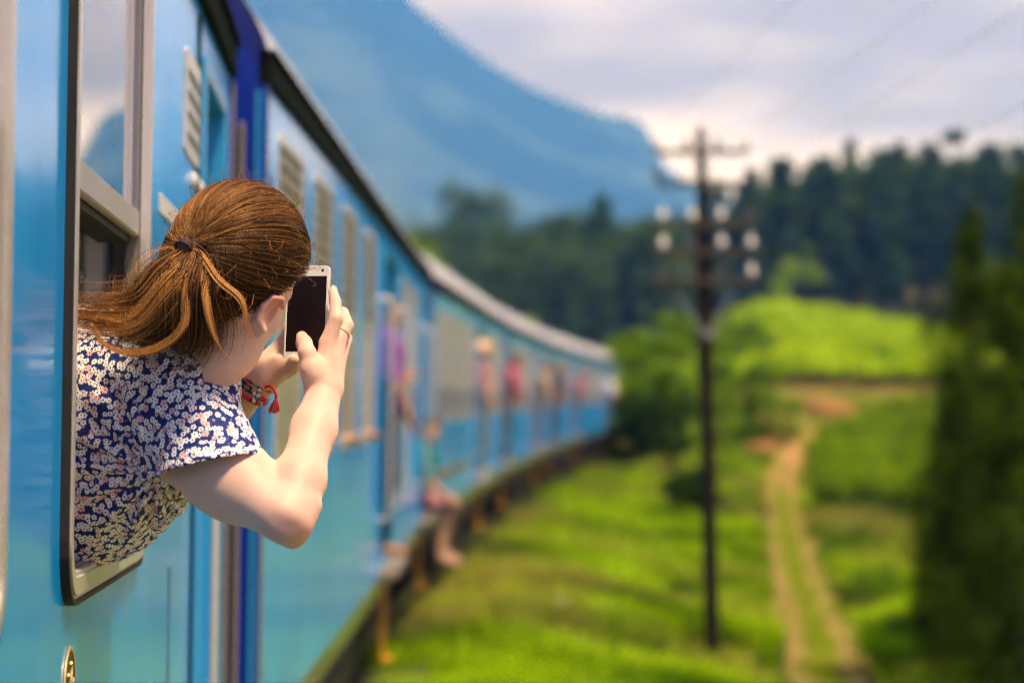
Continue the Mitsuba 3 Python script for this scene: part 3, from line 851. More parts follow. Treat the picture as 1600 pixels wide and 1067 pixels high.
G_ = "trees of the forest behind the tea hill"
forest(52, (1165, 1640), (296, 330), (15, 21), [0, 1, 2, 3, 5], "front row of forest behind the tea hill", G_, 3.6)
forest(44, (1200, 1660), (335, 400), (17, 23), [0, 1, 3, 4, 5], "middle of the forest behind the tea hill", G_, 4.5)
forest(26, (1320, 1660), (400, 440), (17, 25), [0, 1, 3, 5], "highest row of forest behind the tea hill", G_, 5.0)
G_ = "trees of the forest left of the pole"
forest(40, (800, 1060), (290, 350), (14, 23), [1, 2, 4, 6], "nearer forest just left of the telegraph pole", G_, 3.8)
forest(40, (620, 1010), (360, 460), (17, 25), [1, 2, 4, 5, 6], "forest showing over the train's roof", G_, 5.0)
forest(36, (590, 1130), (520, 700), (16, 26), [0, 2, 4, 5, 6], "hazy far row under the mountain", "hazy trees under the mountain", 8.0)
for x, y, Y, kind, lab in ((938, 312, 330, 0, "tall pointed tree rising above the forest at the mountain's foot, left of the pole"), (1125, 292, 318, 5, "broad pointed tree directly behind the telegraph pole's crossarms"),
                           (748, 300, 480, 4, "single crown standing out of the hazy trees below the mountain"), (1375, 252, 335, 3, "narrow pointed treetop on the forest skyline right of the pole"),
                           (1560, 244, 335, 0, "dark pointed tree on the skyline near the right edge")):
    p = at(x, y, Y)
    g = float(H(p[0], Y))
    plant("forest_tree", f"forest_{kind}", (p[0], Y, g - 0.3), p[2] - g + 0.3, 30, lab, "tree")
# the lone tree with a bare stem above the forest
p = at(1490, 214, 345)
g = float(H(p[0], 345))
m, c = leaf_cloud(rng, [(rng.normal(0, 1.0), rng.normal(0, 1.0), rng.normal(0, 0.35)) for _ in range(12)], np.full(12, 1.0), 60, 0.35, *DARK, squash=0.6)
lone = thing("tall_tree", "tall bare stemmed tree whose small flat crown sticks up above the right forest", "tree")
put("crown", moved(m, frame([p[0], 345, p[2]], [1, 0, 0], [0, 1, 0], [0, 0, 1])), "leaf", lone, color=c)
put("trunk", tube([(p[0] + 0.6, 345, g - 1), (p[0] + 0.1, 345, p[2] - 5), (p[0], 345, p[2] + 0.3)], [0.32, 0.2, 0.09], 8), "bark", lone, smooth=True)

BRIGHT = ((0.13, 0.24, 0.002), (0.28, 0.42, 0.004))
BUSH = ((0.045, 0.12, 0.002), (0.20, 0.34, 0.004))
DARKBUSH = ((0.010, 0.030, 0.002), (0.040, 0.080, 0.004))
for x, y, Y, s, lab in ((1232, 420, 292, 4.2, "bright green young tree at the forest edge, the taller of two"), (1266, 425, 293, 3.2, "slim bright green young tree at the forest edge, right of a rounder one"), (1215, 462, 289, 3.0, "small bright green shrub low at the forest edge below two young trees"),
                        (828, 518, 200, 2.2, "pale green leafy treetop just over the far end of the train's roof")):
    p = at(x, y, Y)
    g = float(H(p[0], Y))
    cc = rng.normal(size=(14, 3)) * [0.35, 0.35, 0.5] * s * 0.55
    m, c = leaf_cloud(rng, cc + [p[0], Y, p[2]], np.full(14, s * 0.26), 60, 0.16, *BRIGHT)
    k = thing("young_tree", lab, "tree")
    put("crown", m, "leaf", k, color=c)
    put("trunk", tube([(p[0], Y, g - 0.3), (p[0], Y, p[2])], [0.12, 0.05], 6), "bark", k)


def bush(name, x, y, Y, w, h, n, per, leaf, cols, lab, category="bush"):
    """A leafy bush whose middle is seen at a photograph pixel, standing on the ground below it."""
    p = at(x, y, Y)
    g = float(H(p[0], Y))
    top = max(p[2] + h, g + 0.4)
    z = g + (top - g) * (0.08 + 0.9 * rng.random(n))
    t = (z - g) / (top - g)
    rad = w * np.sqrt(np.clip(1 - (np.abs(t - 0.42) / 0.62) ** 2.2, 0.05, 1))
    th, rr = rng.random(n) * 6.283, rng.random(n) ** 0.5
    cc = np.column_stack([p[0] + rad * rr * np.cos(th), Y + rad * rr * np.sin(th), z])
    m, c = leaf_cloud(rng, cc, w * (0.18 + 0.16 * rng.random(n)), per, leaf, *cols)
    k = thing(name, lab, category)
    put("foliage", m, "leaf", k, color=c)
    st = [tube([(p[0], Y, g - 0.3), (p[0] + 0.25 * w * math.cos(q), Y + 0.25 * w * math.sin(q), g + 0.45 * (top - g)), (p[0] + 0.5 * w * math.cos(q), Y + 0.5 * w * math.sin(q), g + 0.8 * (top - g))], [0.03 * w + 0.02, 0.02 * w + 0.012, 0.008], 6) for q in (0.3, 2.2, 4.4)]
    put("stem", cat(st), "bark", k)
    return k


bush("bush", 1010, 590, 77, 1.7, 1.3, 46, 90, 0.11, BUSH, "big rounded green bush right beside the far end of the train")
bush("bush", 1070, 555, 82, 1.8, 1.25, 46, 90, 0.11, BUSH, "tall yellow green bush directly left of the telegraph pole")
bush("bush", 968, 585, 84, 1.3, 1.0, 30, 80, 0.11, BUSH, "yellow green bush peeking over the last carriage")
bush("bush", 1030, 650, 72, 1.2, 0.5, 30, 80, 0.10, DARKBUSH, "low dark bush in front of the big bush beside the train's end")
bush("bush", 985, 640, 73, 0.8, 0.5, 20, 80, 0.10, DARKBUSH, "dark narrow bush touching the last visible carriage")
bush("bush", 1125, 600, 88, 1.5, 0.9, 30, 80, 0.12, BUSH, "pale green bush directly behind the telegraph pole's shaft")
bush("bush", 1185, 590, 96, 1.6, 0.75, 30, 80, 0.12, BUSH, "green bush right of the telegraph pole at the foot of the tea hill")
bush("bush", 1160, 540, 130, 2.4, 1.1, 34, 80, 0.15, BUSH, "bushy growth on the tea hill's left crest behind the pole")
bush("shrub", 1098, 772, 50, 0.78, 0.52, 30, 80, 0.06, DARKBUSH, "dark low shrub in the grass crossed by the telegraph pole", "shrub")
bush("shrub", 1040, 716, 60, 0.40, 0.25, 12, 60, 0.06, DARKBUSH, "small dark shrub left of the pole, farther up the grass", "shrub")
bush("bush", 596, 318, 62, 0.85, 0.55, 24, 80, 0.09, BRIGHT, "yellow green bush poking above the second carriage's roof")
bush("bush", 640, 398, 68, 1.0, 0.45, 24, 80, 0.09, BRIGHT, "yellow green bush behind the roof where two carriages meet")
bush("bush", 672, 432, 72, 0.9, 0.40, 24, 80, 0.09, BRIGHT, "low yellow green bush behind the third carriage's roof")
def conifer(x, y, Y, w, lab, n=330, per=120, leaf=0.020):
    """A dense dark conifer whose tip is seen at a photograph pixel: upswept sprays in whorls round a stem."""
    p = at(x, y, Y)
    g = float(H(p[0], Y))
    h = p[2] - g
    t = rng.random(n) ** 1.15
    rad = w * np.where(t < 0.4, 0.62 + 0.95 * t, 1.0) * np.minimum(1, (1 - t) / 0.62) ** 0.9 * (0.30 + 0.95 * rng.random(n) ** 1.3) + 0.05
    th = rng.random(n) * 6.283
    rr = rad * rng.random(n) ** 0.35
    cc = np.column_stack([p[0] + rr * np.cos(th), Y + rr * np.sin(th), g + 0.05 + t * h + 0.25 * rr])
    m, c = leaf_cloud(rng, cc, 0.07 + 0.16 * rad, per, leaf, (0.008, 0.026, 0.002), (0.080, 0.135, 0.008), vary=0.34, squash=1.5, narrow=0.4)
    k = thing("conifer", lab, "tree")
    put("foliage", m, "leaf", k, color=c)
    put("trunk", cat([tube([(p[0], Y, g - 0.3), (p[0], Y, g + h * 0.6), (p[0], Y, p[2])], [0.07, 0.04, 0.008], 8)] +
                     [tube([(p[0], Y, g + h * q), (p[0] + 0.7 * w * (1 - q) * math.cos(q * 40), Y + 0.7 * w * (1 - q) * math.sin(q * 40), g + h * q + 0.12)], [0.014, 0.005], 5) for q in np.linspace(0.1, 0.9, 16)]), "bark", k)


conifer(1518, 345, 23.5, 0.95, "tall dark conifer in the right foreground with a pointed crown")
conifer(1618, 250, 25.5, 1.25, "tallest dark conifer, cut by the right edge of the picture")
conifer(1490, 585, 22.5, 0.40, "lower dark conifer in front of the tea bushes at the right")
conifer(1580, 430, 22.5, 0.80, "dark conifer filling the gap between the two tallest at the right edge")
conifer(1590, 600, 21.0, 0.75, "bushy dark conifer in the bottom right corner")

# ------------------------------------------------------------------ tea
tea = []
for q in range(5):
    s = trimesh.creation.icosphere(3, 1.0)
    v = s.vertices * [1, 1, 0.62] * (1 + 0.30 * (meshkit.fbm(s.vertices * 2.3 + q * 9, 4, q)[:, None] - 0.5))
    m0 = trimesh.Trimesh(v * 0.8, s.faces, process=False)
    top = rng.normal(size=(240, 3))
    top /= np.linalg.norm(top, axis=1, keepdims=True)
    top[:, 2] = 0.22 + 0.78 * np.abs(top[:, 2])
    m, c = leaf_cloud(rng, top * [0.82, 0.82, 0.52], np.full(240, 0.10), 7, 0.055, (0.07, 0.16, 0.002), (0.28, 0.42, 0.003))
    tea.append((m, c))
    species(f"tea_{q}", {"foliage": mikit.ply(m, "leaf", False, color=c), "stem": mikit.ply(m0, "tea_shade_hull", True)})  # the stem part is a dark hull imitating the shaded bush sides
scene["tea_shade_hull"] = diffuse((0.018, 0.040, 0.006))
spots = []
for q in range(4000):
    Y = rng.uniform(55, 104)
    X = (rng.uniform(1282, 1640) - 800) / FPX * Y
    row = round(Y / 2.6) * 2.6 + 0.15 * rng.normal()
    d = np.min(np.hypot(path_line[:, 0] - X, path_line[:, 1] - row))
    if d > 1.7 and X > np.interp(row, path_line[:, 1], path_line[:, 0]) and all((X - a) ** 2 + ((row - b) * 1.0) ** 2 > 1.7 for a, b, _ in spots):
        spots.append((X, row, 0))
spots = sorted(spots, key=lambda s_: s_[1])[:190]
for X, Y, _ in spots:
    plant("tea_bush", f"tea_{rng.integers(5)}", (X, Y, float(H(X, Y)) + 0.40), rng.uniform(1.15, 1.45), rng.uniform(0, 360), f"low clipped tea bush {('in the nearest rows', 'in the middle rows', 'in the farthest rows')[int(np.clip((Y - 55) / 16, 0, 2))]} right of the path, {('beside the path', 'amid its row', 'toward the conifers')[int(np.clip((X - np.interp(Y, path_line[:, 1], path_line[:, 0]) - 1) / 3.5, 0, 2))]}", "tea bush", "tea bushes right of the path", 0.95)
# the bright tea hill: too many and too far to tell apart
vs, fs, cs, n0 = [], [], [], 0
ico = trimesh.creation.icosphere(2, 1.0)
for Y in np.arange(119, 205, 2.9):
    for X in np.arange(4, 62, 1.25):
        X2, Y2 = X + rng.uniform(-0.3, 0.3), Y + rng.uniform(-0.2, 0.2)
        if X2 / Y2 < (1085 - 800) / FPX - 0.01 * rng.random() or rng.random() < 0.06:
            continue
        v = ico.vertices * [0.95, 1.0, 0.85] * rng.uniform(0.85, 1.2) * (1 + 0.5 * (rng.random((len(ico.vertices), 1)) - 0.5))
        vs.append(v + [X2, Y2, float(H(X2, Y2)) + 0.30])
        fs.append(ico.faces + n0)
        n0 += len(v)
        t = np.clip(rng.normal(0.5, 0.15) + rng.normal(0, 0.25, (len(v), 1)), 0, 1)
        cs.append(np.where(ico.vertices[:, 2:] < 0.15, [0.075, 0.060, 0.030], np.array([0.09, 0.19, 0.001]) * (1 - t) + np.array([0.31, 0.45, 0.002]) * t))  # lower halves coloured darker, like stems, to paint a shaded base band
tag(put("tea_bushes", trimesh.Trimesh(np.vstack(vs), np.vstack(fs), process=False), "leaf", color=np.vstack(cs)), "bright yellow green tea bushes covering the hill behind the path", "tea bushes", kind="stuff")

# ------------------------------------------------------------------ grass
def grass(n, pick, hr, lab, c0, c1, dry):
    P = []
    while sum(map(len, P)) < n:
        Y = 13.0 * (90.0 / 13.0) ** rng.random(40000)
        X = lat(Y) - 0.35 + (0.29 * Y + 1.5) * rng.random(40000)
        ok = np.abs((X / Y)) < 0.24
        P.append(np.column_stack([X, Y])[ok & pick(X, Y)])
    P = np.vstack(P)[:n]
    z = H(P[:, 0], P[:, 1])
    nb = 5
    k = np.repeat(np.arange(n), nb)
    sc = np.clip(P[k, 1] / 40, 0.7, 1.8)
    th = rng.random(n * nb) * 6.283
    hgt = rng.uniform(*hr, n * nb) * (0.5 + 1.1 * meshkit.fbm(np.column_stack([P[k] * 0.7, 0 * P[k, 0]]), 2, 4))
    base = np.column_stack([P[k] + rng.normal(0, 0.05, (n * nb, 2)) * sc[:, None], z[k] - 0.02])
    out = np.column_stack([np.cos(th), np.sin(th), 0 * th])
    side = np.column_stack([-np.sin(th), np.cos(th), 0 * th]) * (0.012 * sc * rng.uniform(0.7, 1.5, n * nb))[:, None]
    lean = hgt * rng.uniform(0.25, 0.9, n * nb)
    midp = base + out * (lean * 0.35)[:, None] + np.column_stack([0 * th, 0 * th, hgt * 0.65])
    tip = base + out * lean[:, None] + np.column_stack([0 * th, 0 * th, hgt])
    v = np.stack([base - side, base + side, midp + side * 0.8, midp - side * 0.8, tip], 1).reshape(-1, 3)
    q = np.arange(n * nb)[:, None] * 5
    f = np.concatenate([q + [0, 1, 2], q + [0, 2, 3], q + [3, 2, 4]])
    pt = np.column_stack([P * 0.22, 0 * P[:, 0]])
    t = np.clip(2.6 * (meshkit.fbm(pt * 3, 3, 8) - 0.30) + rng.normal(0, 0.16, n), 0, 1)[k][:, None]
    dr_ = (np.clip(4.0 * (meshkit.fbm(pt * 2.0, 3, 21) - dry), 0, 0.9) * (rng.random(n) < 0.75))[k][:, None]
    c = (np.asarray(c0) * (1 - t) + np.asarray(c1) * t) * (1 - dr_) + np.array([0.26, 0.20, 0.06]) * dr_
    tag(put("grass", trimesh.Trimesh(v, f, process=False), "leaf", color=np.repeat(c, 5, axis=0)), lab, "grass", kind="stuff")


def off_path(X, Y):
    tree = cKDTree(path_line[:, :2])
    return tree.query(np.column_stack([X, Y]))[0] > np.where(Y < 62, 0.42, 0.55) + 0.5 * rng.random(len(X))


def meadow(X, Y):
    bare = meshkit.fbm(np.column_stack([X * 0.8, Y * 0.5, 0 * X]), 3, 31)
    dx = X - lat(Y)
    return off_path(X, Y) & (bare + 0.16 * rng.normal(size=len(X)) < 0.62 - 0.12 * (dx < 2.2)) & ~((np.abs(X - 2.15) < 0.45) & (Y > 22.5) & (Y < 26.4)) & ~((Y > 34) & (Y < 104) & ((Y > 55) | (np.sin(X * 91 + Y * 57) > -0.55)) & (X > np.interp(Y, path_line[:, 1], path_line[:, 0]) + 2.0))


grass(62000, meadow, (0.12, 0.34), "bright green meadow grass between the train and the dirt path", (0.030, 0.10, 0.001), (0.29, 0.46, 0.003), 0.48)
for x, y, w, lab in ((1052, 945, 0.30, "dark weed clump in the grass low and left of the pole"), (962, 822, 0.24, "dark weed clump left of the pole, halfway up the meadow"), (700, 925, 0.22, "dark weed clump beside the second carriage's bogie"), (830, 720, 0.3, "weed clump in the grass below the third carriage"),
                     (1000, 1030, 0.22, "weed clump at the bottom edge left of the pole"), (790, 985, 0.2, "dark weed clump between the white stone and the train"), (905, 860, 0.2, "weed clump above the white stone"), (1170, 905, 0.26, "weed clump between pole and path"),
                     (1330, 860, 0.45, "dark low scrub right of the path, below the tea bushes"), (1390, 930, 0.5, "dark scrub right of the path near the conifers"), (1330, 780, 0.4, "dark foliage standing in for a shaded hollow at the edge of the tea bushes"), (1440, 1010, 0.5, "dark scrub at the bottom right beside the conifers"),  # the hollow clump is dark foliage added for a shaded step face
                     (1180, 720, 0.5, "green weed clump on the left edge of the path below the orange soil"), (880, 935, 0.18, "small weed clump just above the white stone")):
    g = ground_hit(x, y)
    nn = 14
    th, rr = rng.random(nn) * 6.283, w * rng.random(nn) ** 0.5
    m, c = leaf_cloud(rng, np.column_stack([g[0] + rr * np.cos(th), g[1] + rr * np.sin(th), g[2] + 0.08 + 0.5 * w * rng.random(nn)]), np.full(nn, 0.45 * w), 60, 0.035, (0.015, 0.05, 0.004), (0.05, 0.14, 0.02), narrow=0.35)
    k = thing("weed_clump", lab, "weeds")
    put("foliage", m, "leaf", k, color=c)
    put("stem", cat([tube([(g[0], g[1], g[2] - 0.05), (g[0] + w * 0.5 * math.cos(q), g[1] + w * 0.5 * math.sin(q), g[2] + 0.45 * w)], [0.008, 0.004], 5) for q in (0.5, 2.6, 4.7)]), "bark", k)
stone = trimesh.creation.icosphere(3, 0.07)
stone.vertices *= (1 + 0.5 * (meshkit.fbm(stone.vertices * 14, 3, 2)[:, None] - 0.5)) * [1.2, 1, 0.8]
for x, y, s, lab in ((875, 966, 1.0, "small white stone lying in the grass between train and pole"),):
    g = ground_hit(x, y)
    st = stone.copy()
    st.vertices = st.vertices * s + g + [0, -0.15, 0.16]
    tag(put("stone", st, "white_enamel", smooth=40), lab, "stone")

# ------------------------------------------------------------------ the telegraph pole
PY = 26.0
pole = thing("telegraph_pole", "dark telegraph pole with five crossarms of white insulators beside the track", "telegraph pole")
base, top = at(1113, 1022, PY), at(1095, 206, PY)
scene["creosote"] = principled((0.012, 0.008, 0.006), 0.7, spec=0.15)
scene["weathered_wood"] = principled((0.050, 0.044, 0.034), 0.8, spec=0.2)
scene["porcelain"] = principled((0.80, 0.77, 0.72), 0.22)
scene["brown_porcelain"] = principled((0.05, 0.034, 0.028), 0.25)
scene["galvanised"] = principled((0.30, 0.30, 0.30), 0.5, 0.5)
axis = nrm(top - base)
put("shaft", tube([base - axis * 0.9, base, base + axis * 2.4, base + axis * 3.6, top], [0.090, 0.086, 0.078, 0.092, 0.050], 14), "creosote", pole, smooth=35)
put("cap", tube([top, top + axis * 0.05, top + axis * 0.09], [0.055, 0.045, 0.010], 12), "galvanised", pole, smooth=35)
bell = [(0.0, 0.115), (0.016, 0.113), (0.026, 0.100), (0.026, 0.088), (0.018, 0.080), (0.022, 0.072), (0.040, 0.060), (0.046, 0.030), (0.050, 0.0), (0.036, 0.0), (0.030, 0.02), (0.0, 0.03)]
wires = []
for r, (y, half, kind) in enumerate(((240, 0.48, "iron"), (290, 0.48, "iron"), (352, 0.52, "wood"), (396, 0.52, "wood"), (441, 0.52, "wood"))):
    t = (1022 - y) / (1022 - 206)
    c = base + (top - base) * t + np.array([0, -0.115, 0])
    X = np.array([1, 0, 0.012])
    arm = numbered(pole + "__crossarm")
    if kind == "iron":
        up = 0.10
        put("bar", tube([c - X * half + [0, 0, up], c - X * half + [0, 0, 0.02], c - X * (half - 0.05), c, c + X * (half - 0.05), c + X * half + [0, 0, 0.02], c + X * half + [0, 0, up]], 0.029, 8), "creosote", arm, smooth=True)
        offs = (-half, -0.16, 0.16, half)
    else:
        put("bar", moved(box(-half - 0.05, half + 0.05, -0.035, 0.035, -0.034, 0.034, 0.008), frame(c, nrm(X), [0, 1, 0], nrm([-0.012, 0, 1]))), "weathered_wood", arm)
        offs = (-0.44, -0.125, 0.185, 0.50)
    for q, o in enumerate(offs):
        lift = 0.075 if kind == "wood" or q in (1, 2) else 0.11
        s = c + X * o
        white = (kind == "wood" and (r, q) in ((2, 0), (2, 1), (2, 2), (3, 0), (3, 2), (3, 3), (4, 3))) or (r == 1 and q in (1, 2)) or (r == 0 and q in (0, 3))
        m = lathe([(a * 0.86, b * 0.98) for a, b in bell], 14)
        m.apply_translation(s + [0, 0, lift - (0.03 if kind == "iron" else 0)])
        put("insulator", m, "porcelain" if white else "brown_porcelain", arm, smooth=35)
        put("pin", tube([s - [0, 0, 0.04], s + [0, 0, lift + 0.03]], 0.010, 6), "galvanised", arm)
        if (r, q) in ((0, 0), (0, 3), (2, 1), (3, 3), (4, 0), (4, 3)):
            wires.append((s + [0, 0, lift + 0.09], f"thin wire from the {('top', 'second', 'third', 'fourth', 'lowest')[r]} crossarm's {('left end', 'inner left', 'inner right', 'right end')[q]} running to the upper right"))
for sx, x0 in ((-1, 1050), (1, 1143)):
    put("brace", tube([at(x0, 452, PY) + [0, -0.10, 0], at(1100 + 5 + sx * 5, 522, PY) + [0, -0.10, 0]], 0.012, 6), "galvanised", pole)
put("collar", moved(lathe([(0.078, -0.04), (0.096, -0.04), (0.096, 0.04), (0.078, 0.04)], 16), frame(at(1104, 522, PY), [1, 0, 0], nrm(np.cross(axis, [1, 0, 0])), axis)), "galvanised", pole, smooth=35)
for w, lab in wires:
    e = w + np.array([1.75, -52.0, 1.0])
    s = np.linspace(0, 1, 24)[:, None]
    tag(put("telegraph_wire", tube(w + (e - w) * s - np.array([0, 0, 0.55]) * 4 * s * (1 - s), 0.0016, 5, False), "creosote"),
        lab, "wire", "wires of the telegraph pole")

# ------------------------------------------------------------------ the air
scene["haze"] = {"type": "cube", "to_world": T().translate([0, 2950, 800]).scale([7000, 4050, 860]), "bsdf": {"type": "null"}, "interior": {"type": "ref", "id": "haze_air"}}
tag("haze", "thin blue air between the hills", "haze", kind="stuff")
# ------------------------------------------------------------------ passengers farther along the train
scene["far_skin"] = principled((0.26, 0.13, 0.08), 0.5, spec=0.3)
scene["pale_skin"] = principled((0.44, 0.25, 0.18), 0.5, spec=0.3)
scene["black_hair"] = principled((0.010, 0.008, 0.008), 0.4)
CLOTH = {}


def cloth(c):
    k = "cloth_%d" % len(CLOTH)
    if c not in CLOTH:
        CLOTH[c] = k
        scene[k] = principled(c, 0.8, spec=0.2)
    return CLOTH[c]


def passenger(label, J, skin, top, legs, hat=None, shoes=None, bare_legs=False, h=0.016):
    """A clothed figure from its joints: J maps names to world points; L and R are the person's sides."""
    J = {k: np.asarray(v, float) for k, v in J.items()}
    who = thing("person", label, "person")
    pts = np.array([v for k, v in J.items() if k not in ("face", "toe")])
    lo, hi = pts.min(0) - 0.26, pts.max(0) + 0.26
    head, neck, hip = J["head"], J["neck"], J["hip"]
    up, fw = nrm(head - neck), nrm(J["face"])
    fw = nrm(fw - up * np.dot(fw, up))
    side = np.cross(fw, up)
    A = np.array([side, fw, up])
    b = Body(lo, hi, h)
    b.ell(head, A, (0.078, 0.095, 0.115), 0.01)
    b.ell(head + fw * 0.05 - up * 0.07, A, (0.05, 0.045, 0.05), 0.03)
    b.cone(head + fw * 0.095 - up * 0.01, head + fw * 0.115 - up * 0.03, 0.012, 0.014, 0.01)
    for s in (-1, 1):
        b.ell(head + side * s * 0.08 - up * 0.01, A, (0.012, 0.02, 0.032), 0.006)
    b.cone(neck - up * 0.03, head - up * 0.06, 0.055, 0.05, 0.02)
    for s in "LR":
        b.cone(J["sh" + s], J["el" + s], 0.050, 0.038, 0.02)
        b.cone(J["el" + s], J["ha" + s], 0.038, 0.026, 0.02)
        d = nrm(J["ha" + s] - J["el" + s])
        o = nrm(np.cross(d, [0.3, 0.5, 0.8]))
        o2 = np.cross(d, o)
        b.ell(J["ha" + s] + d * 0.045, (o, d, o2), (0.038, 0.05, 0.018), 0.015)
        for q in range(4):
            f0 = J["ha" + s] + d * 0.08 + o * (q - 1.5) * 0.019
            b.chain([f0, f0 + d * 0.04 + o2 * 0.008, f0 + d * (0.065 - 0.006 * abs(q - 1.5)) + o2 * 0.03], [0.0105, 0.0095, 0.0085], 0.004)
        b.chain([J["ha" + s] + d * 0.02 - o * 0.035, J["ha" + s] + d * 0.055 - o * 0.06], [0.013, 0.010], 0.006)
        if "kn" + s in J:
            b.cone(hip + side * (0.09 if s == "R" else -0.09), J["kn" + s], 0.08, 0.055, 0.02)
            b.cone(J["kn" + s], J["an" + s], 0.056, 0.036, 0.02)
            b.cone(J["an" + s] - [0, 0, 0.04], J["an" + s] + J.get("toe", fw) * 0.15 - [0, 0, 0.06], 0.036, 0.026, 0.02)
    put("body", b.mesh(1), skin, who, smooth=True)
    b = Body(lo, hi, h)
    b.ell(neck + (hip - neck) * 0.30, (side, fw, up), (0.175, 0.125, 0.22), 0.04)
    b.cone(neck + (hip - neck) * 0.25, hip, 0.125, 0.135, 0.05)
    b.cone(J["shL"], J["shR"], 0.072, 0.072, 0.04)
    for s in "LR":
        b.cone(J["sh" + s], J["sh" + s] + (J["el" + s] - J["sh" + s]) * 0.75, 0.068, 0.062, 0.03)
    b.d += (0.02 * (meshkit.fbm(b.points() * 9, 2, 3) - 0.5)).astype(np.float32)
    put("shirt", b.mesh(1), cloth(top), who, smooth=True)
    if "knL" in J:
        b = Body(lo, hi, h)
        b.ell(hip, A, (0.175, 0.135, 0.13), 0.04)
        for s in "LR":
            e = J["kn" + s] + ((J["an" + s] - J["kn" + s]) * (0.92 if not bare_legs else 0.02))
            b.cone(hip + side * (0.09 if s == "R" else -0.09), J["kn" + s], 0.095, 0.072, 0.03)
            b.cone(J["kn" + s], e, 0.072, 0.062, 0.03)
        put("trousers", b.mesh(1), cloth(legs), who, smooth=True)
    b = Body(head - 0.2, head + 0.2, 0.012)
    b.ell(head + up * 0.025 - fw * 0.012, A, (0.088, 0.100, 0.108), 0.01)
    b.ell(head + fw * 0.10 - up * 0.05, A, (0.095, 0.085, 0.115), 0.01, cut=True)
    put("hair", b.mesh(1), "black_hair", who, smooth=True)
    if hat:
        m = lathe([(0.0, 0.13), (0.06, 0.128), (0.088, 0.10), (0.098, 0.03), (0.16, 0.012), (0.165, 0.004), (0.098, 0.015)], 24)
        put("hat", moved(m, frame(head + up * 0.055, side, fw, up)), cloth(hat), who, smooth=40)
    return who


def standing(k, Y, w, lean, turn=0.2, height=1.52, arms="rail", **kw):
    """Someone in a doorway of carriage k, leaning out; w: how far outside the side they stand."""
    F = car_frame(k)
    out, fwd, upc = F[:3, 2], F[:3, 0], F[:3, 1]
    P = lambda dy, e, dw: on_car(k, Y, e, w + dw) + fwd * dy  # noqa: E731
    fl = -0.945
    hip = P(0, fl + 0.83, 0)
    neck = P(0.03, fl + height - 0.22, lean * 0.8)
    head = P(0.05, fl + height - 0.10, lean)
    J = dict(head=head, neck=neck, hip=hip, face=nrm(out * 0.8 - fwd * turn), shL=neck + fwd * 0.17 - upc * 0.06, shR=neck - fwd * 0.17 - upc * 0.06,
             knL=P(0.10, fl + 0.45, 0.05), knR=P(-0.09, fl + 0.45, 0.05), anL=P(0.10, fl + 0.08, 0.0), anR=P(-0.09, fl + 0.08, 0.02), toe=out)
    J["elL"], J["elR"] = neck + fwd * 0.25 - upc * 0.30 + out * 0.06, neck - fwd * 0.22 - upc * 0.32 + out * 0.08
    J["haL"], J["haR"] = J["elL"] - fwd * 0.04 - upc * 0.16 + out * 0.08, J["elR"] + upc * 0.06 + out * 0.06 + fwd * 0.10
    return J


def leaning(k, Y, w, e_head, **kw):
    """Someone inside carriage k resting their arms on a window sill; head above the eye by e_head."""
    F = car_frame(k)
    out, fwd, upc = F[:3, 2], F[:3, 0], F[:3, 1]
    P = lambda dy, e, dw: on_car(k, Y, e, w + dw) + fwd * dy  # noqa: E731
    neck, head, hip = P(0, e_head - 0.13, -0.06), P(0.02, e_head, 0.0), P(-0.05, e_head - 0.68, -0.28)
    J = dict(head=head, neck=neck, hip=hip, face=nrm(out * 0.6 + fwd * 0.3), shL=neck + fwd * 0.17 - upc * 0.07, shR=neck - fwd * 0.17 - upc * 0.07)
    for s, q in (("L", 1), ("R", -1)):
        J["el" + s] = P(0.24 * q, -0.215, -w - 0.10)
        J["ha" + s] = P(0.10 * q, -0.205, -w - 0.02)
        J["kn" + s], J["an" + s] = hip + fwd * 0.1 * q + out * 0.1 - upc * 0.40, hip + fwd * 0.1 * q - upc * 0.48 - out * 0.1
    return J


passenger("black haired person in a purple top standing in the second carriage's open doorway", standing(1, 14.35, -0.04, 0.03), "far_skin", (0.17, 0.05, 0.27), (0.012, 0.012, 0.016))
# the one who sits on the doorstep with bare legs hanging out
F = car_frame(1)
o_, f_, u_ = F[:3, 2], F[:3, 0], F[:3, 1]
S1 = lambda dy, e, w: on_car(1, 20.2, e, w - 0.04) + f_ * dy  # noqa: E731
passenger("person in a teal shirt sitting on the doorstep with bare legs hanging outside", dict(
    head=S1(0.0, -0.30, 0.10), neck=S1(0.0, -0.44, 0.04), hip=S1(0, -0.86, -0.08), face=nrm(o_ * 0.6 - f_ * 0.8), shL=S1(0.18, -0.50, 0.02), shR=S1(-0.18, -0.50, 0.04),
    elL=S1(0.10, -0.68, 0.16), haL=S1(-0.05, -0.60, 0.32), elR=S1(-0.28, -0.74, 0.14), haR=S1(-0.22, -0.88, 0.30), knL=S1(0.10, -0.90, 0.27), knR=S1(-0.12, -0.92, 0.25),
    anL=S1(0.10, -1.28, 0.22), anR=S1(-0.14, -1.30, 0.20), toe=nrm(o_ - u_ * 0.3)), "pale_skin", (0.01, 0.16, 0.19), (0.36, 0.17, 0.20), bare_legs=True)
passenger("person with dark clothes resting both forearms on the sill of a slatted window", leaning(1, 11.2, -0.16, 0.16), "pale_skin", (0.03, 0.03, 0.04), (0.02, 0.02, 0.03))
passenger("person with forearms on the sill of the last slatted window before the door", leaning(1, 12.75, -0.16, 0.14), "pale_skin", (0.06, 0.05, 0.05), (0.02, 0.02, 0.03))
passenger("person in a straw hat and pink top leaning from the third carriage's middle door", standing(2, 29.2, -0.04, 0.04), "pale_skin", (0.34, 0.13, 0.13), (0.01, 0.10, 0.14), hat=(0.80, 0.50, 0.25))
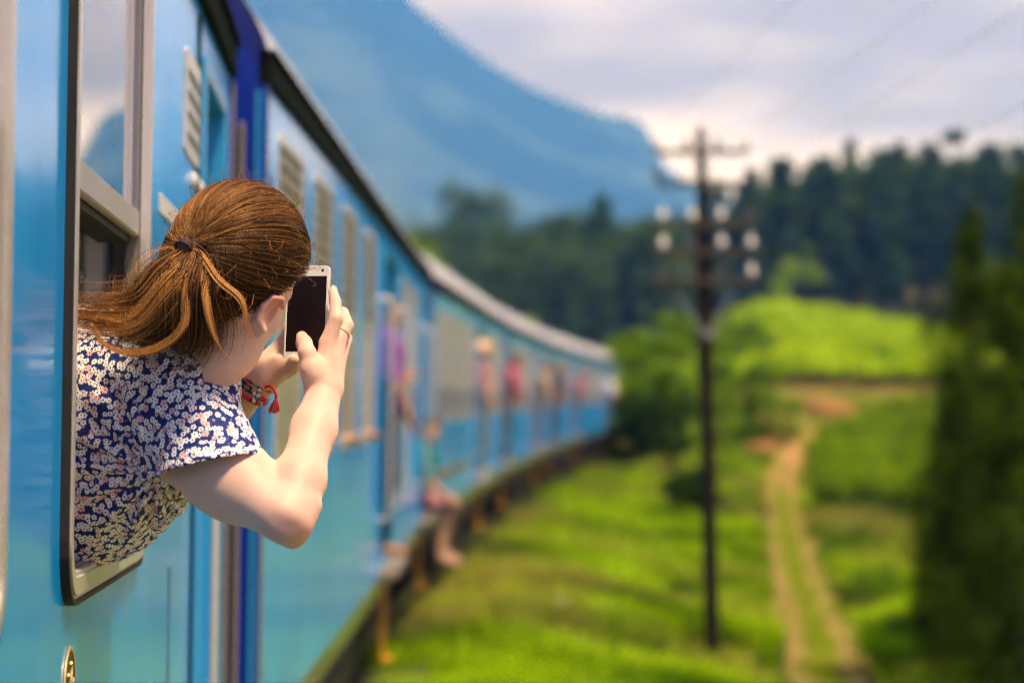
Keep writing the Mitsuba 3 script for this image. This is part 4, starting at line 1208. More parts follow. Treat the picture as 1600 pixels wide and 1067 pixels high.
passenger("person in a pink top and dark trousers at the third carriage's end door", standing(2, 35.1, 0.0, 0.16), "far_skin", (0.40, 0.07, 0.16), (0.012, 0.012, 0.03))
passenger("person in a cream top standing in the fourth carriage's middle doorway", standing(3, 43.8, 0.0, 0.22), "pale_skin", (0.34, 0.26, 0.19), (0.05, 0.04, 0.05))
passenger("person in red at a window sill of the fourth carriage", leaning(3, 45.9, -0.12, 0.10), "pale_skin", (0.36, 0.05, 0.07), (0.02, 0.02, 0.03))
passenger("person in dark clothes standing in the fourth carriage's end doorway", standing(3, 49.4, 0.05, 0.16), "far_skin", (0.02, 0.04, 0.09), (0.02, 0.03, 0.08))
passenger("person in pink at the fifth carriage's doorway, far down the train", standing(4, 58.1, 0.0, 0.2), "pale_skin", (0.36, 0.12, 0.16), (0.03, 0.04, 0.12))
passenger("person in a white shirt leaning far out of the last visible carriage", standing(5, 72.9, 0.0, 0.2), "pale_skin", (0.80, 0.78, 0.84), (0.03, 0.05, 0.15))
# ------------------------------------------------------------------ the woman at the window
def pores(p, n, uv):
    return noise(p.x * 900, p.y * 900, p.z * 900) + 0.8 * noise(p.x * 330, p.y * 330, p.z * 330)


scene["skin"] = {"type": "twosided", "bsdf": {"type": "bumpmap", "scale": 0.00016, "arbitrary": proc(pores, 4e-4), "bsdf": {"type": "principled", "base_color": VCOL, "roughness": 0.50, "specular": 0.35, "flatness": 0.4}}}
PEACH, ROSE = np.array([0.68, 0.43, 0.35]), np.array([0.62, 0.21, 0.18])

who = thing("person", "woman with brown ponytail and floral shirt leaning from the train window with raised arms", "person")
px = at

# --- head frame
az, nod, roll = math.radians(19), math.radians(24), math.radians(20)
Fh, Z3 = np.array([math.sin(az), math.cos(az), 0]), np.array([0, 0, 1.0])
HF = math.cos(nod) * Fh - math.sin(nod) * Z3
U_ = math.cos(nod) * Z3 + math.sin(nod) * Fh
R_ = np.cross(HF, U_)
HU, HR = math.cos(roll) * U_ + math.sin(roll) * R_, math.cos(roll) * R_ - math.sin(roll) * U_
HC = px(373, 404, 3.42)
AX = np.array([HR, HF, HU])


def hd(r, f, u):
    return HC + HR * r + HF * f + HU * u


lo = np.min([px(225, 905, 3.15), px(225, 905, 3.8), px(225, 250, 3.15), px(225, 250, 3.8)], axis=0)
hi = np.max([px(572, 905, 3.15), px(572, 250, 3.8), px(572, 905, 3.8)], axis=0)
B = Body([lo[0], 3.18, lo[2]], [hi[0], 3.80, hi[2]], 0.0027)
B.ell(HC, AX, (0.081, 0.101, 0.094))
B.ell(hd(0, 0.038, -0.058), AX, (0.062, 0.062, 0.074), 0.03)
B.ell(hd(0, 0.070, -0.112), AX, (0.026, 0.022, 0.020), 0.03)
for s in (-1, 1):
    B.cone(hd(s * 0.055, 0.0, -0.075), hd(s * 0.022, 0.072, -0.115), 0.017, 0.016, 0.02)       # jaw
    B.ell(hd(s * 0.040, 0.072, -0.050), AX, (0.022, 0.020, 0.020), 0.02)                       # cheek
    B.ell(hd(s * 0.033, 0.088, -0.020), AX, (0.017, 0.012, 0.010), 0.012)                      # eye
    B.cone(hd(s * 0.012, 0.094, 0.004), hd(s * 0.045, 0.083, 0.000), 0.008, 0.007, 0.014)      # brow
B.cone(hd(0, 0.094, -0.010), hd(0, 0.116, -0.050), 0.008, 0.011, 0.012)                        # nose
B.cone(hd(-0.013, 0.104, -0.054), hd(0.013, 0.104, -0.054), 0.008, 0.008, 0.010)
B.cone(hd(-0.020, 0.094, -0.078), hd(0.020, 0.094, -0.078), 0.006, 0.006, 0.008)               # lips
B.cone(hd(-0.017, 0.092, -0.089), hd(0.017, 0.092, -0.089), 0.007, 0.007, 0.006)
for s in (-1, 1):                                                                              # ears
    EO = nrm(HR * s * 0.93 - HF * 0.34)
    EU = nrm(HU * 0.97 - HF * 0.06 + HR * s * 0.16)
    EF = np.cross(EU, EO) * s
    e = hd(s * 0.080, 0.002, -0.062)
    B.ell(e + EO * 0.004, (nrm(np.cross(EF, EU)), EF, EU), (0.0075, 0.0160, 0.0285), 0.004)
    rim = [e + EO * 0.010 + EF * a + EU * b for a, b in ((0.010, -0.022), (-0.008, -0.015), (-0.016, 0.004), (-0.010, 0.022), (0.005, 0.028), (0.015, 0.020))]
    B.chain(rim, [0.0055, 0.004, 0.0042, 0.0045, 0.0042, 0.0035], 0.003)
    B.ell(e + EO * 0.014 + EF * 0.006, (EO, EF, EU), (0.008, 0.0078, 0.015), 0.004, cut=True)
    B.ell(e + EO * 0.004 + EF * 0.012 - EU * 0.027, (EO, EF, EU), (0.005, 0.007, 0.008), 0.006)
# --- neck
B.cone(px(262, 598, 3.47), px(350, 500, 3.44), 0.062, 0.055, 0.035)
B.cone(px(300, 590, 3.43), px(352, 545, 3.42), 0.040, 0.045, 0.03)
# --- right arm
SH, EL, WR = px(268, 680, 3.45), px(450, 812, 3.31), px(507, 612, 3.475)
B.cone(SH, SH + (EL - SH) * 0.55, 0.060, 0.053, 0.03)
B.cone(SH + (EL - SH) * 0.50, EL + (SH - EL) * 0.10, 0.053, 0.038, 0.03)
B.cone(SH + (EL - SH) * 0.98, px(458, 842, 3.318), 0.030, 0.0135, 0.022)                       # point of the elbow
B.cone(px(470, 822, 3.315), px(485, 790, 3.33), 0.014, 0.016, 0.02)
fa = lambda t: EL + (WR - EL) * t  # noqa: E731
B.cone(EL, fa(0.30), 0.0330, 0.0340, 0.010)
B.cone(fa(0.30), fa(0.70), 0.0340, 0.0285, 0.02)
B.cone(fa(0.70), WR, 0.031, 0.0245, 0.02)
B.cone(px(428, 818, 3.264), px(462, 832, 3.270), 0.005, 0.004, 0.024, cut=True)                # crease above the elbow
# --- right hand
K = [px(512, 536, 3.487), px(527, 532, 3.507), px(531, 548, 3.528), px(528, 566, 3.545)]
for k_, r in zip(K, (0.0125, 0.0135, 0.0130, 0.0115)):
    B.cone(WR + (k_ - WR) * 0.08, k_, 0.021, r, 0.010)
B.cone(WR + np.array([-0.004, 0, 0.004]), px(486, 577, 3.462), 0.0205, 0.0165, 0.014)
B.chain([px(489, 585, 3.462), px(480, 552, 3.466), px(475, 536, 3.482), px(471.5, 526.5, 3.502)], [0.0165, 0.0125, 0.0112, 0.0088], 0.005)      # thumb
B.chain([K[0], px(525, 498, 3.490), px(524, 472, 3.510), px(520, 455, 3.524)], [0.0125, 0.0098, 0.0083, 0.0070], 0.0035)                  # index
B.chain([K[1], px(542, 509, 3.520), px(536, 489, 3.550), px(517, 487, 3.566)], [0.0130, 0.0100, 0.0086, 0.0074], 0.0025)                    # middle
B.chain([K[2], px(540, 530, 3.548), px(531, 514, 3.573), px(512, 515, 3.577)], [0.0125, 0.0096, 0.0082, 0.0072], 0.0025)                    # ring
B.chain([K[3], px(535, 552, 3.567), px(526, 538, 3.583), px(508, 537, 3.583)], [0.0110, 0.0084, 0.0074, 0.0064], 0.0025)                    # little
# --- left arm and hand
LS, LE, LW = px(262, 605, 3.60), px(264, 742, 3.66), px(401, 594, 3.575)
B.cone(LS, LE, 0.052, 0.042, 0.03)
B.cone(LE, LE + (LW - LE) * 0.45, 0.040, 0.038, 0.02)
B.cone(LE + (LW - LE) * 0.45, LW, 0.038, 0.0255, 0.02)
LK = [px(447, 533, 3.592), px(440, 548, 3.602), px(446, 562, 3.604), px(454, 574, 3.598)]
for k_, r in zip(LK, (0.0125, 0.0130, 0.0130, 0.0125)):
    B.cone(LW, k_, 0.0225, r, 0.012)
B.cone(LW + np.array([0.005, -0.008, -0.002]), px(440, 571, 3.557), 0.019, 0.0150, 0.016)
B.chain([px(436, 570, 3.560), px(452, 570, 3.553), px(459, 562, 3.540)], [0.0150, 0.0115, 0.0085], 0.006)                                    # thumb along the lower edge
for q, (k_, x, y) in enumerate(zip(LK, (482, 486, 488, 484), (490, 512, 532, 552))):
    B.chain([k_, px((2 * 446 + x) / 3, y + 6, 3.603), px((446 + 2 * x) / 3 + 6, y - 2, 3.596), px(x + 8, y - 6, 3.588)], [0.0120, 0.0096, 0.0084, 0.0070], 0.0025)
rngf = np.random.default_rng(2)
bm = B.mesh(1)
bv = np.array(bm.vertices)
col = np.tile(PEACH, (len(bv), 1))


def blush(c, r, amount):
    w = np.exp(-(np.linalg.norm(bv - c, axis=1) / r) ** 2)[:, None] * amount
    col[:] = col * (1 - w) + ROSE * w


blush(hd(0.088, 0.002, -0.045), 0.030, 0.85)
blush(hd(-0.088, 0.002, -0.045), 0.030, 0.85)
blush(EL + [0.01, 0, -0.02], 0.045, 0.35)
for k_ in K + [px(474, 528, 3.49)]:
    blush(k_, 0.014, 0.25)
mott = meshkit.fbm(bv * 45, 3, 2)[:, None]
col = col * (0.93 + 0.14 * mott) * np.array([1.0, 1, 1]) + (ROSE - PEACH) * 0.35 * np.clip(meshkit.fbm(bv * 22, 3, 9)[:, None] - 0.5, -0.3, 0.3)
speck = rngf.uniform(lo, hi, (5200, 3))
dist, near = cKDTree(speck).query(bv)
col = col * (1 - 0.16 * np.clip(1.6 - dist / 0.0016, 0, 1)[:, None] * (near % 3 == 0)[:, None])
lips = np.exp(-(np.linalg.norm((bv - hd(0, 0.099, -0.083)) @ AX.T / [0.024, 0.02, 0.010], axis=1)) ** 4)[:, None]
col = col * (1 - lips) + np.array([0.48, 0.15, 0.13]) * lips
put("body", bm, "skin", who, smooth=True, color=col)
scene["nail"] = principled((0.66, 0.38, 0.31), 0.22)


def nail(tip, prev, out, w=0.0052):
    d = nrm(np.asarray(tip) - prev)
    o = nrm(out - d * np.dot(out, d))
    s = trimesh.creation.icosphere(2, 1.0)
    put("nail", moved(s, frame(np.asarray(tip) + o * 0.0052 + d * 0.001, np.cross(d, o) * w, d * 0.0062, o * 0.0018)), "nail", who, smooth=True)


nail(px(471.5, 526.5, 3.502), px(475, 536, 3.482), np.array([-0.8, -0.5, 0.3]), 0.0060)
nail(px(520, 455, 3.524), px(524, 472, 3.510), np.array([0.5, -0.7, 0.2]))
# ring on a finger
rp, rd = (K[1] + px(542, 509, 3.520)) / 2, nrm(px(542, 509, 3.520) - K[1])
ra = nrm(np.cross(rd, [0, 0, 1.0]))
ring = trimesh.creation.torus(0.0118, 0.0011, 24, 8)
put("ring", moved(ring, frame(rp, ra, np.cross(rd, ra), rd)), "gold_paint", who, smooth=True)


# --- shirt
def floral(p, n, uv):
    """Small daisies strewn over navy cloth: the flower of every cell near the surface, laid flat on it."""
    s = 0.0092
    q = p / s
    out = mix((0.005, 0.010, 0.085), (0.013, 0.030, 0.220), noise(p.x * 300, p.y * 300, p.z * 300))
    bx, by, bz = dr.floor(q.x), dr.floor(q.y), dr.floor(q.z)
    for a in (-1, 0, 1):
        for b in (-1, 0, 1):
            for c in (-1, 0, 1):
                cx, cy, cz = bx + a, by + b, bz + c
                r1, r2, r3, r4 = (cell_rand(cx + 17 * k, cy + 5 * k, cz + 11 * k) for k in range(4))
                d = mi.Vector3f(q.x - cx - 0.12 - 0.76 * r1, q.y - cy - 0.12 - 0.76 * r2, q.z - cz - 0.12 - 0.76 * r3)
                nn = mi.Vector3f(n)
                h = dr.dot(d, nn)
                d = d - nn * h
                t1 = dr.normalize(dr.cross(nn, mi.Vector3f(r2 - 0.5, r4 - 0.5, r1 - 0.35)))
                x, y = dr.dot(d, t1), dr.dot(d, dr.cross(nn, t1))
                rr = dr.sqrt(x * x + y * y + 1e-8)
                R = (0.46 + 0.13 * r4) * smoothstep(0.54, 0.40, dr.abs(h))
                k = dr.floor(5 + 2.99 * r1)
                edge = R * (0.42 + 0.58 * dr.sqrt(dr.abs(dr.cos(dr.atan2(y, x) * k * 0.5))))
                pet = mix((0.84, 0.83, 0.86), (0.72, 0.36, 0.38), dr.select(r4 > 0.82, 0.8, 0.0))
                core = mix((0.03, 0.015, 0.03), (0.42, 0.10, 0.03), dr.select(r2 > 0.5, 1.0, 0.0))
                pet = mix(pet, core, smoothstep(0.17, 0.12, rr))
                out = mix(out, pet, smoothstep(0.05, 0.0, rr - edge))
    return out


scene["floral_cloth"] = {"type": "twosided", "bsdf": {"type": "principled", "base_color": proc(floral), "roughness": 0.75, "specular": 0.25, "sheen": 0.4}}
TA, TB = px(-40, 765, 3.74), px(262, 612, 3.52)
tax = nrm(TB - TA)


lo, hi = np.min([px(-60, 930, 3.1), px(-60, 930, 4.0)], axis=0), np.max([px(420, 450, 3.1), px(420, 450, 4.0)], axis=0)
S = Body([lo[0], 3.24, lo[2]], [hi[0], 3.96, hi[2]], 0.0042)
S.cone(TA, px(110, 688, 3.62), 0.172, 0.172, 0.02)
S.cone(px(110, 688, 3.62), px(205, 648, 3.55), 0.172, 0.138, 0.05)
S.cone(px(205, 648, 3.55), px(262, 606, 3.50), 0.130, 0.078, 0.06)
S.cone(px(130, 560, 3.58), px(250, 575, 3.52), 0.070, 0.055, 0.06)
S.cone(px(255, 600, 3.49), px(286, 646, 3.45), 0.074, 0.078, 0.05)
S.cone(px(258, 602, 3.52), LS, 0.07, 0.068, 0.05)
S.cone(px(272, 588, 3.46), px(296, 563, 3.452), 0.074, 0.071, 0.03)
S.cone(px(205, 712, 3.50), px(140, 772, 3.56), 0.080, 0.092, 0.06)
p = S.points()
s_ax = (p - TA) @ tax
per = p - TA - s_ax[..., None] * tax
arm0 = px(252, 742, 3.42)
rad = np.linalg.norm(p - arm0, axis=-1)
fold = meshkit.fbm(np.stack([s_ax * 7, per[..., 2] * 26, per[..., 1] * 20], -1), 3, 4) - 0.5
pull = np.sin(np.arctan2(p[..., 2] - arm0[2], p[..., 0] - arm0[0]) * 17 + 5 * meshkit.fbm(p * 9, 2, 3)) * np.exp(-((rad - 0.07) / 0.075) ** 2)
S.d += (0.022 * fold + 0.0075 * pull).astype(np.float32)
sm = S.mesh(1)
put("shirt", sm, "floral_cloth", who, smooth=True)
HE = px(318, 731, 3.375)
S0 = px(284, 650, 3.445)
arm = nrm(px(338, 748, 3.37) - S0)
S = Body(np.min([S0, HE], axis=0) - 0.15, np.max([S0, HE], axis=0) + 0.15, 0.0033)
hem_n = nrm(np.array([0.20, -0.12, -0.97]))
S.cone(S0 - arm * 0.01, px(338, 752, 3.37) + arm * 0.05, 0.081, 0.073, 0.01)
S.cone(px(272, 690, 3.44), px(300, 780, 3.40), 0.060, 0.062, 0.03)
p = S.points()
sa = (p - S0) @ arm
fold = meshkit.fbm(np.stack([sa * 22, p[..., 0] * 12, p[..., 2] * 14], -1), 3, 14) - 0.5
S.d += (0.018 * fold).astype(np.float32)
shell = S.d.copy()
S.d = np.maximum(S.d, ((p - HE) @ hem_n).astype(np.float32))
S.d = np.maximum(S.d, -np.maximum(shell + 0.005, -(sa - 0.045)).astype(np.float32))
sm = S.mesh(1)
put("sleeve", sm, "floral_cloth", who, smooth=True)
# legs inside the carriage
floor_z = on_car(0, 3.7, -0.945, -0.4)[2]
S = Body([-1.45, 3.40, floor_z - 0.02], [-0.55, 4.15, 2.05], 0.012)
hip = np.array([-1.02, 3.76, 1.86])
S.ell(hip, np.eye(3), (0.19, 0.16, 0.14), 0.03)
for s in (-1, 1):
    S.chain([hip + [0, 0.09 * s, -0.05], hip + [-0.02, 0.11 * s, -0.45], [-1.06, 3.76 + 0.12 * s, floor_z + 0.07]], [0.095, 0.065, 0.05], 0.03)
scene["denim"] = principled((0.02, 0.035, 0.08), 0.8, spec=0.2)
put("trousers", S.mesh(1), "denim", who, smooth=True)
for s in (-1, 1):
    put("shoe", moved(trimesh.creation.icosphere(3, 1.0), frame([-1.00, 3.76 + 0.12 * s, floor_z + 0.045], [0.13, 0, 0], [0, 0.045, 0], [0, 0, 0.045])), "rubber", who, smooth=True)

# --- hair
scene["hair_dark"] = principled((0.055, 0.024, 0.010), 0.55, spec=0.3)
scene["hair_strand"] = {"type": "twosided", "bsdf": {"type": "principled", "base_color": VCOL, "roughness": 0.42, "specular": 0.45, "spec_tint": 0.5}}
rngh = np.random.default_rng(11)
HAIRR = np.array([0.0905, 0.1135, 0.106])
HLC = ([0, 30, 55, 72, 84, 96, 112, 140, 180], [0.66, 0.56, 0.34, 0.10, -0.28, -0.56, -0.90, -1.0, -1.0])


def hair_point(d, lift=0.0):
    """Surface of the hair in the direction d (right, forward, up)."""
    r = 1.0 / np.linalg.norm(d / (HAIRR + lift), axis=-1, keepdims=True)
    q = d * r
    back = np.clip(0.35 - d[..., 1:2], 0, 1) * np.clip(-d[..., 2:3] - 0.15, 0, 1)
    return HC + (q * (1 + 0.26 * back)) @ AX


def in_hair(d):
    a = np.degrees(np.abs(np.arctan2(d[..., 0], d[..., 1])))
    return d[..., 2] - np.interp(a, *HLC)


tie_px = px(309, 389, 3.335)
tie_dir = nrm((tie_px - HC) @ AX.T)
TIE = hair_point(tie_dir, 0.006)
cap = trimesh.creation.icosphere(5, 1.0)
dd = np.array(cap.vertices)
keep = in_hair(dd) > -0.03
cv = hair_point(dd, -0.004)
ff = cap.faces[keep[cap.faces].all(axis=1)]
put("hair_cap", trimesh.Trimesh(cv, ff, process=False), "hair_dark", who, smooth=True)


def strands(paths, radius, colors, n=3):
    """Many strands as thin tubes in one mesh. paths (k, m, 3), radius (k, m), colors (k, 3)."""
    k, m = paths.shape[:2]
    t = np.gradient(paths, axis=1)
    t /= np.linalg.norm(t, axis=2, keepdims=True) + 1e-12
    ref = np.array([0.31, -0.9, 0.27])
    a = np.cross(t, ref)
    a /= np.linalg.norm(a, axis=2, keepdims=True) + 1e-12
    b = np.cross(t, a)
    v = []
    for q in range(n):
        th = 2 * np.pi * q / n
        v.append(paths + radius[..., None] * (math.cos(th) * a + math.sin(th) * b))
    v = np.stack(v, 2).reshape(-1, 3)
    base = (np.arange(k)[:, None, None] * m + np.arange(m - 1)[None, :, None]) * n
    j = np.arange(n)[None, None]
    j2 = (j + 1) % n
    f = np.concatenate([np.stack([base + j, base + j2, base + n + j2], -1).reshape(-1, 3), np.stack([base + j, base + n + j2, base + n + j], -1).reshape(-1, 3)])
    return trimesh.Trimesh(v, f, process=False), np.repeat(colors, m * n, axis=0)


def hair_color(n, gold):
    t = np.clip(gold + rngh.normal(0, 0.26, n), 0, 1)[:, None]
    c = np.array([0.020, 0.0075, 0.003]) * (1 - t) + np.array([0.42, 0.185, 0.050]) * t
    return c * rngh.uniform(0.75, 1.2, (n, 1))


roots = rngh.normal(size=(36000, 3))
roots /= np.linalg.norm(roots, axis=1, keepdims=True)
roots = roots[in_hair(roots) > rngh.uniform(-0.05, 0.02, len(roots))][:10000]
n, m = len(roots), 16
ang = np.arccos(np.clip(roots @ tie_dir, -1, 1))
lump = meshkit.fbm(roots * 5.0, 3, 6)
tt_ = np.linspace(0, 1, m) ** 0.9
wob = rngh.normal(0, 0.045, (n, 3)) * np.where(rngh.random((n, 1)) < 0.07, 2.6, 1.0)
paths = np.empty((n, m, 3))
lay = rngh.random(n)
for q, t in enumerate(tt_):
    d = (np.sin((1 - t) * ang) / np.sin(ang))[:, None] * roots + (np.sin(t * ang) / np.sin(ang))[:, None] * tie_dir
    d = d + wob * math.sin(math.pi * t) * (0.8 if t < 0.8 else 0.4)
    # combed locks: neighbouring strands bunch together
    d = d + 0.050 * math.sin(math.pi * min(t * 1.2, 1)) * (np.stack([meshkit.noise(roots * 7 + s_, 5) for s_ in (0, 40, 80)], -1) - 0.5)
    d /= np.linalg.norm(d, axis=1, keepdims=True)
    lift = -0.002 + 0.007 * lay + 0.006 * (lump - 0.4) * math.sin(math.pi * t)
    paths[:, q] = hair_point(d, 0.0) + (lift * (1 if t < 0.97 else 0.6))[:, None] * (d @ AX)
# no strand grows out of the bare neck
near_v = cKDTree(bv)
dep = []
for q in range(6):
    _, ix = near_v.query(paths[:, q])
    dep.append(np.einsum("ij,ij->i", paths[:, q] - bv[ix], np.array(bm.vertex_normals)[ix]))
ok = (np.min(dep, axis=0) > -0.0005) | (roots[:, 2] > -0.30)
paths, roots, lay, n = paths[ok], roots[ok], lay[ok], int(ok.sum())
gold = 0.16 + 0.42 * np.clip(roots[:, 2], -0.3, 1) - 0.24 * roots[:, 0] + 0.95 * (meshkit.noise(roots * 9, 3) - 0.5)  # golder crown and darker right side imitate overhead sun in the strand colour
rad = np.full((n, m), 0.00052) * rngh.uniform(0.6, 1.5, (n, 1))
rad[:, 0] *= 0.5
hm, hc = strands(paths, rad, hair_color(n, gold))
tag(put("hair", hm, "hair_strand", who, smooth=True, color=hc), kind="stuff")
# flyaway hairs
nf = 260
fr = roots[rngh.choice(n, nf)]
fp = np.empty((nf, 10, 3))
dirs = rngh.normal(0, 0.5, (nf, 3))
for q in range(10):
    t = q / 9
    fp[:, q] = hair_point(nrm(fr[0]) * 0 + fr + dirs * 0.22 * t, 0.004) + (fr @ AX) * (0.016 * np.sin(t * 2.2) * rngh.uniform(0.9, 1.1, (nf, 1)))
fm, fc = strands(fp, np.full((nf, 10), 0.00026), hair_color(nf, 0.55))
tag(put("loose_hairs", fm, "hair_strand", who, smooth=True, color=fc), kind="stuff")


def lock(pts, count, spread, taper, gold, r=0.00062, m=26, end=0.35):
    """A lock of the ponytail: strands that follow a guide of (x, y, Y) photograph points."""
    g = spline([TIE + (HC - TIE) * -0.02 if pt is None else px(*pt) for pt in pts], m)
    t = np.linspace(0, 1, m)
    tan = np.gradient(g, axis=0)
    tan /= np.linalg.norm(tan, axis=1, keepdims=True)
    a = np.cross(tan, [0.2, -0.95, 0.2])
    a /= np.linalg.norm(a, axis=1, keepdims=True)
    b = np.cross(tan, a)
    o = rngh.normal(size=(count, 2))
    ph, am = rngh.uniform(0, 6.28, (count, 1)), rngh.uniform(0, 0.25, (count, 1)) * spread
    prof = np.interp(t, *taper) * spread
    wave = am * np.sin(t * rngh.uniform(3, 7, (count, 1)) + ph) * t
    P = g + a[None] * (o[:, :1] * prof + wave)[..., None] + b[None] * (o[:, 1:] * prof * 0.55)[..., None]
    ln = rngh.uniform(1 - end, 1, count)
    for k in range(count):
        P[k] = np.column_stack([np.interp(t * ln[k], t, P[k, :, c]) for c in range(3)])
    R = np.tile(r * np.clip(1.25 - t, 0.25, 1), (count, 1)) * rngh.uniform(0.7, 1.3, (count, 1))
    return P, R, hair_color(count, gold)


fan = ([0, 0.08, 0.3, 0.7, 1], [0.35, 0.5, 1.0, 1.0, 0.9])
thin = ([0, 0.1, 0.6, 1], [0.5, 0.6, 0.6, 0.15])
LOCKS = [
    ([None, (297, 400, 3.313), (262, 440, 3.298), (222, 482, 3.308), (160, 492, 3.318), (92, 490, 3.348)], 620, 0.016, fan, 0.40),
    ([None, (290, 400, 3.318), (252, 436, 3.323), (222, 470, 3.348), (190, 494, 3.358), (120, 478, 3.388)], 340, 0.012, fan, 0.10),
    ([None, (302, 404, 3.310), (280, 448, 3.293), (262, 500, 3.298), (232, 524, 3.313), (180, 520, 3.328)], 560, 0.015, fan, 0.30),
    ([None, (308, 406, 3.310), (298, 450, 3.288), (296, 500, 3.293), (290, 545, 3.308), (262, 560, 3.323)], 560, 0.017, fan, 0.05),
    ([None, (311, 408, 3.313), (312, 450, 3.303), (325, 500, 3.318), (318, 552, 3.338)], 520, 0.018, fan, 0.0),
    ([None, (299, 402, 3.306), (272, 440, 3.278), (240, 478, 3.278), (206, 508, 3.288), (150, 512, 3.303), (108, 500, 3.328)], 160, 0.009, fan, 0.85),
    ([None, (300, 408, 3.300), (288, 450, 3.276), (290, 500, 3.273), (262, 536, 3.278), (210, 552, 3.283), (160, 536, 3.288), (147, 508, 3.293), (162, 484, 3.303)], 70, 0.0042, thin, 1.0),
    ([None, (318, 402, 3.298), (345, 440, 3.273), (374, 464, 3.263), (384, 496, 3.258), (370, 527, 3.268)], 60, 0.0036, thin, 1.0),
    ([None, (314, 410, 3.300), (321, 462, 3.273), (331, 512, 3.263), (344, 542, 3.268), (363, 563, 3.278)], 60, 0.0034, thin, 1.0),
    ([(205, 478, 3.318), (188, 494, 3.308), (196, 520, 3.303), (235, 534, 3.303), (262, 530, 3.308)], 24, 0.0026, thin, 0.9),
    ([None, (296, 404, 3.304), (270, 446, 3.283), (238, 500, 3.283), (170, 498, 3.288), (110, 510, 3.308)], 40, 0.005, thin, 0.9),
    ([(232, 470, 3.338), (210, 462, 3.348), (196, 446, 3.358), (204, 430, 3.368)], 26, 0.012, fan, 0.5),
    ([(240, 450, 3.348), (225, 440, 3.358), (214, 420, 3.368), (222, 400, 3.378)], 26, 0.014, fan, 0.45),
]
PP, RR, CC = zip(*[lock(*l_) for l_ in LOCKS])
pm, pc = strands(np.concatenate(PP), np.concatenate(RR), np.concatenate(CC))
tag(put("ponytail", pm, "hair_strand", who, smooth=True, color=pc), kind="stuff")
core = Body(px(190, 580, 3.25) - 0.02, px(350, 370, 3.45) + 0.02, 0.004)
core.chain([TIE, px(285, 432, 3.325), px(268, 480, 3.33), px(225, 500, 3.345)], [0.0105, 0.016, 0.020, 0.008], 0.01)
core.chain([TIE, px(300, 450, 3.335), px(306, 500, 3.345), px(300, 530, 3.36)], [0.0105, 0.017, 0.022, 0.014], 0.01)
put("ponytail_core", core.mesh(1), "hair_dark", who, smooth=True)
td = nrm(nrm(TIE - HC) + 0.9 * nrm(px(286, 422, 3.31) - TIE))
ta = nrm(np.cross(td, HU))
tw = [moved(trimesh.creation.torus(0.0112 + 0.0006 * q, 0.0027, 28, 10), frame(TIE + td * (0.001 + 0.005 * q), ta, np.cross(td, ta), td)) for q in (0, 1)]
scene["hair_band"] = principled((0.045, 0.012, 0.016), 0.7)
put("hair_tie", cat(tw), "hair_band", who, smooth=True)

# --- bracelets on the left wrist
def woven(p, n, uv):
    a, b = uv.x * 14.0, uv.y * 1.0
    dia = dr.abs((a - dr.floor(a)) - 0.5) * 2 + dr.abs(b - 0.5) * 2
    c = mix((0.55, 0.02, 0.03), (0.02, 0.30, 0.28), smoothstep(0.66, 0.70, dia))
    c = mix(c, (0.04, 0.02, 0.05), smoothstep(0.98, 1.02, dia))
    c = mix(c, (0.70, 0.25, 0.10), smoothstep(0.34, 0.30, dia))
    return mix((0.25, 0.01, 0.02), c, smoothstep(0.02, 0.08, b) * smoothstep(0.98, 0.92, b)) * (0.8 + 0.4 * noise(uv.x * 400, uv.y * 12))


scene["woven_band"] = {"type": "twosided", "bsdf": {"type": "diffuse", "reflectance": proc(woven)}}
scene["red_cord"] = principled((0.62, 0.015, 0.015), 0.55)
BEADS = {"bead_red": (0.6, 0.02, 0.03), "bead_teal": (0.04, 0.42, 0.36), "bead_white": (0.75, 0.74, 0.70), "bead_orange": (0.75, 0.25, 0.02), "bead_plum": (0.12, 0.01, 0.06)}
for k_, c_ in BEADS.items():
    scene[k_] = principled(c_, 0.35)
fd = nrm(LW - LE)
f1 = nrm(np.cross(fd, [0, -1.0, 0]))
f2 = np.cross(fd, f1)


def ringpts(c, r1, r2, tilt, n=56):
    th = np.linspace(0, 2 * np.pi, n)
    return c + np.outer(np.cos(th) * r1, f1) + np.outer(np.sin(th) * r2, f2) + np.outer(np.cos(th + 0.6) * tilt, fd), th


wc = px(393, 600, 3.577)
pts, th = ringpts(wc + fd * 0.004, 0.0305, 0.0305, 0.004)
w_ = 0.0055
v = np.concatenate([pts - fd * w_, pts + fd * w_])
q = np.arange(len(pts) - 1)
f = np.concatenate([np.stack([q, q + 1, q + 1 + len(pts)], -1), np.stack([q, q + 1 + len(pts), q + len(pts)], -1)])
uvb = np.concatenate([np.column_stack([th / 6.283, 0 * th]), np.column_stack([th / 6.283, 0 * th + 1])])
tag(put("bracelet", trimesh.Trimesh(v, f, process=False), "woven_band", who, smooth=True, uv=uvb), "woven red and teal friendship bracelet")
pts, th = ringpts(wc - fd * 0.012, 0.034, 0.033, 0.007)
tag(put("bracelet", tube(pts, 0.0034, 8, False), "red_cord", who, smooth=True), "thick red cord bracelet")
bb = numbered(who + "__bracelet")
names = list(BEADS)
pts, th = ringpts(wc + fd * 0.013, 0.0305, 0.030, 0.006, 40)
for q in range(39):
    s = trimesh.creation.icosphere(1, 0.0026)
    s.apply_translation(pts[q])
    put("bead", s, names[(0, 4, 0, 1, 4, 0, 3)[q % 7]], bb, smooth=True)
tag(bb, "beaded bracelet with a tassel")
for q in range(46):
    c0 = px(405 + rngh.normal(0, 5), 622 + rngh.normal(0, 5), 3.535 + rngh.normal(0, 0.004))
    if q < 26:
        s = trimesh.creation.icosphere(1, 0.0030)
        s.apply_translation(c0)
        put("bead", s, names[rngh.choice([0, 0, 1, 2, 3, 4])], bb, smooth=True)
tas = []
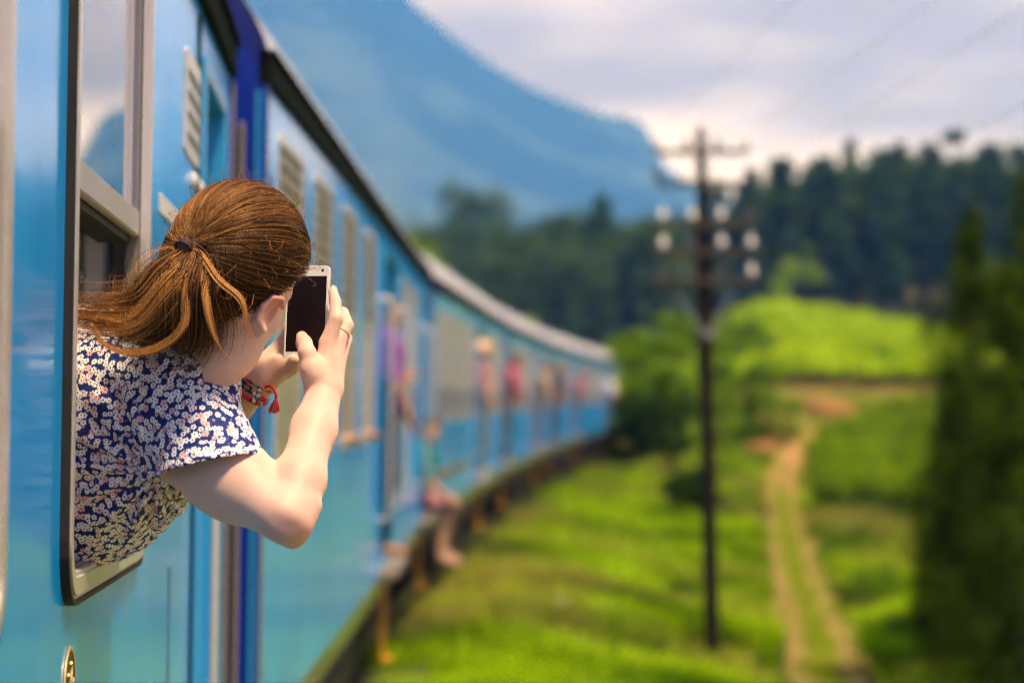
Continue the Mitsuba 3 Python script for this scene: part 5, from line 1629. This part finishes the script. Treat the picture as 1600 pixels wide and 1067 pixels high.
g0 = spline([px(413, 606, 3.55), px(424, 604, 3.54), px(430, 612, 3.535), px(431, 622, 3.535)], 12)
put("tassel_cord", tube(g0, 0.0022, 6), "red_cord", bb, smooth=True)
for q in range(26):
    a_ = rngh.normal(0, 1, 2)
    put("tassel_thread", tube(spline([g0[-1], px(430 + a_[0] * 2.5, 632, 3.535 + a_[1] * 0.003), px(428 + a_[0] * 4, 645 + rngh.uniform(-3, 2), 3.535 + a_[1] * 0.004)], 6), 0.0010, 4), names[rngh.choice([0, 0, 0, 1, 4])], bb)

# ------------------------------------------------------------------ the phone
phone = thing("smartphone", "white smartphone with a dark screen held up in the woman's hands", "smartphone")
pc_ = px(480, 489, 3.548)
yw = math.radians(14)
px_ax = np.array([math.cos(yw), -math.sin(yw), 0])
up_ax = nrm(np.array([0.115, 0.10, 1.0]) - px_ax * np.dot([0.115, 0.10, 1.0], px_ax))
nz = np.cross(px_ax, up_ax)
PF = frame(pc_, px_ax, up_ax, nz)
scene["white_case"] = {"type": "twosided", "bsdf": {"type": "roughplastic", "alpha": 0.08, "diffuse_reflectance": rgb(0.78, 0.77, 0.80)}}
scene["dark_screen"] = {"type": "twosided", "bsdf": {"type": "roughplastic", "alpha": 0.02, "diffuse_reflectance": rgb(0.004, 0.003, 0.006)}}
pw, ph_, pt_ = 0.0325, 0.0700, 0.0040
out_ = rrect(-pw, pw, -ph_, ph_, 0.006)
tag(put("case", moved(cat([slab(out_, -pt_, pt_ - 0.0008), slab(out_.buffer(-0.0008), pt_ - 0.0008, pt_)]), PF), "white_case", phone))
put("screen", moved(slab(sbox(-pw + 0.003, -ph_ + 0.0125, pw - 0.003, ph_ - 0.0160), pt_ + 0.0002, pt_ + 0.0006), PF), "dark_screen", phone)
put("camera_lens", moved(lathe([(0, 0.0006), (0.0018, 0.0006), (0.0022, 0.0)], 16), PF @ frame([pw - 0.0100, ph_ - 0.0075, pt_ + 0.0001], [1, 0, 0], [0, 1, 0], [0, 0, 1])), "rubber", phone)
put("speaker_slot", moved(slab(rrect(-0.007, 0.007, ph_ - 0.0065, ph_ - 0.0052, 0.0006), pt_ + 0.0001, pt_ + 0.0004), PF), "dull_steel", phone)
for z0, z1 in ((0.015, 0.030), (-0.005, 0.004)):
    put("side_button", moved(lbox(pw - 0.0002, pw + 0.0012, z0, z1, -0.001, 0.001, 0.0004), PF), "aluminium", phone)
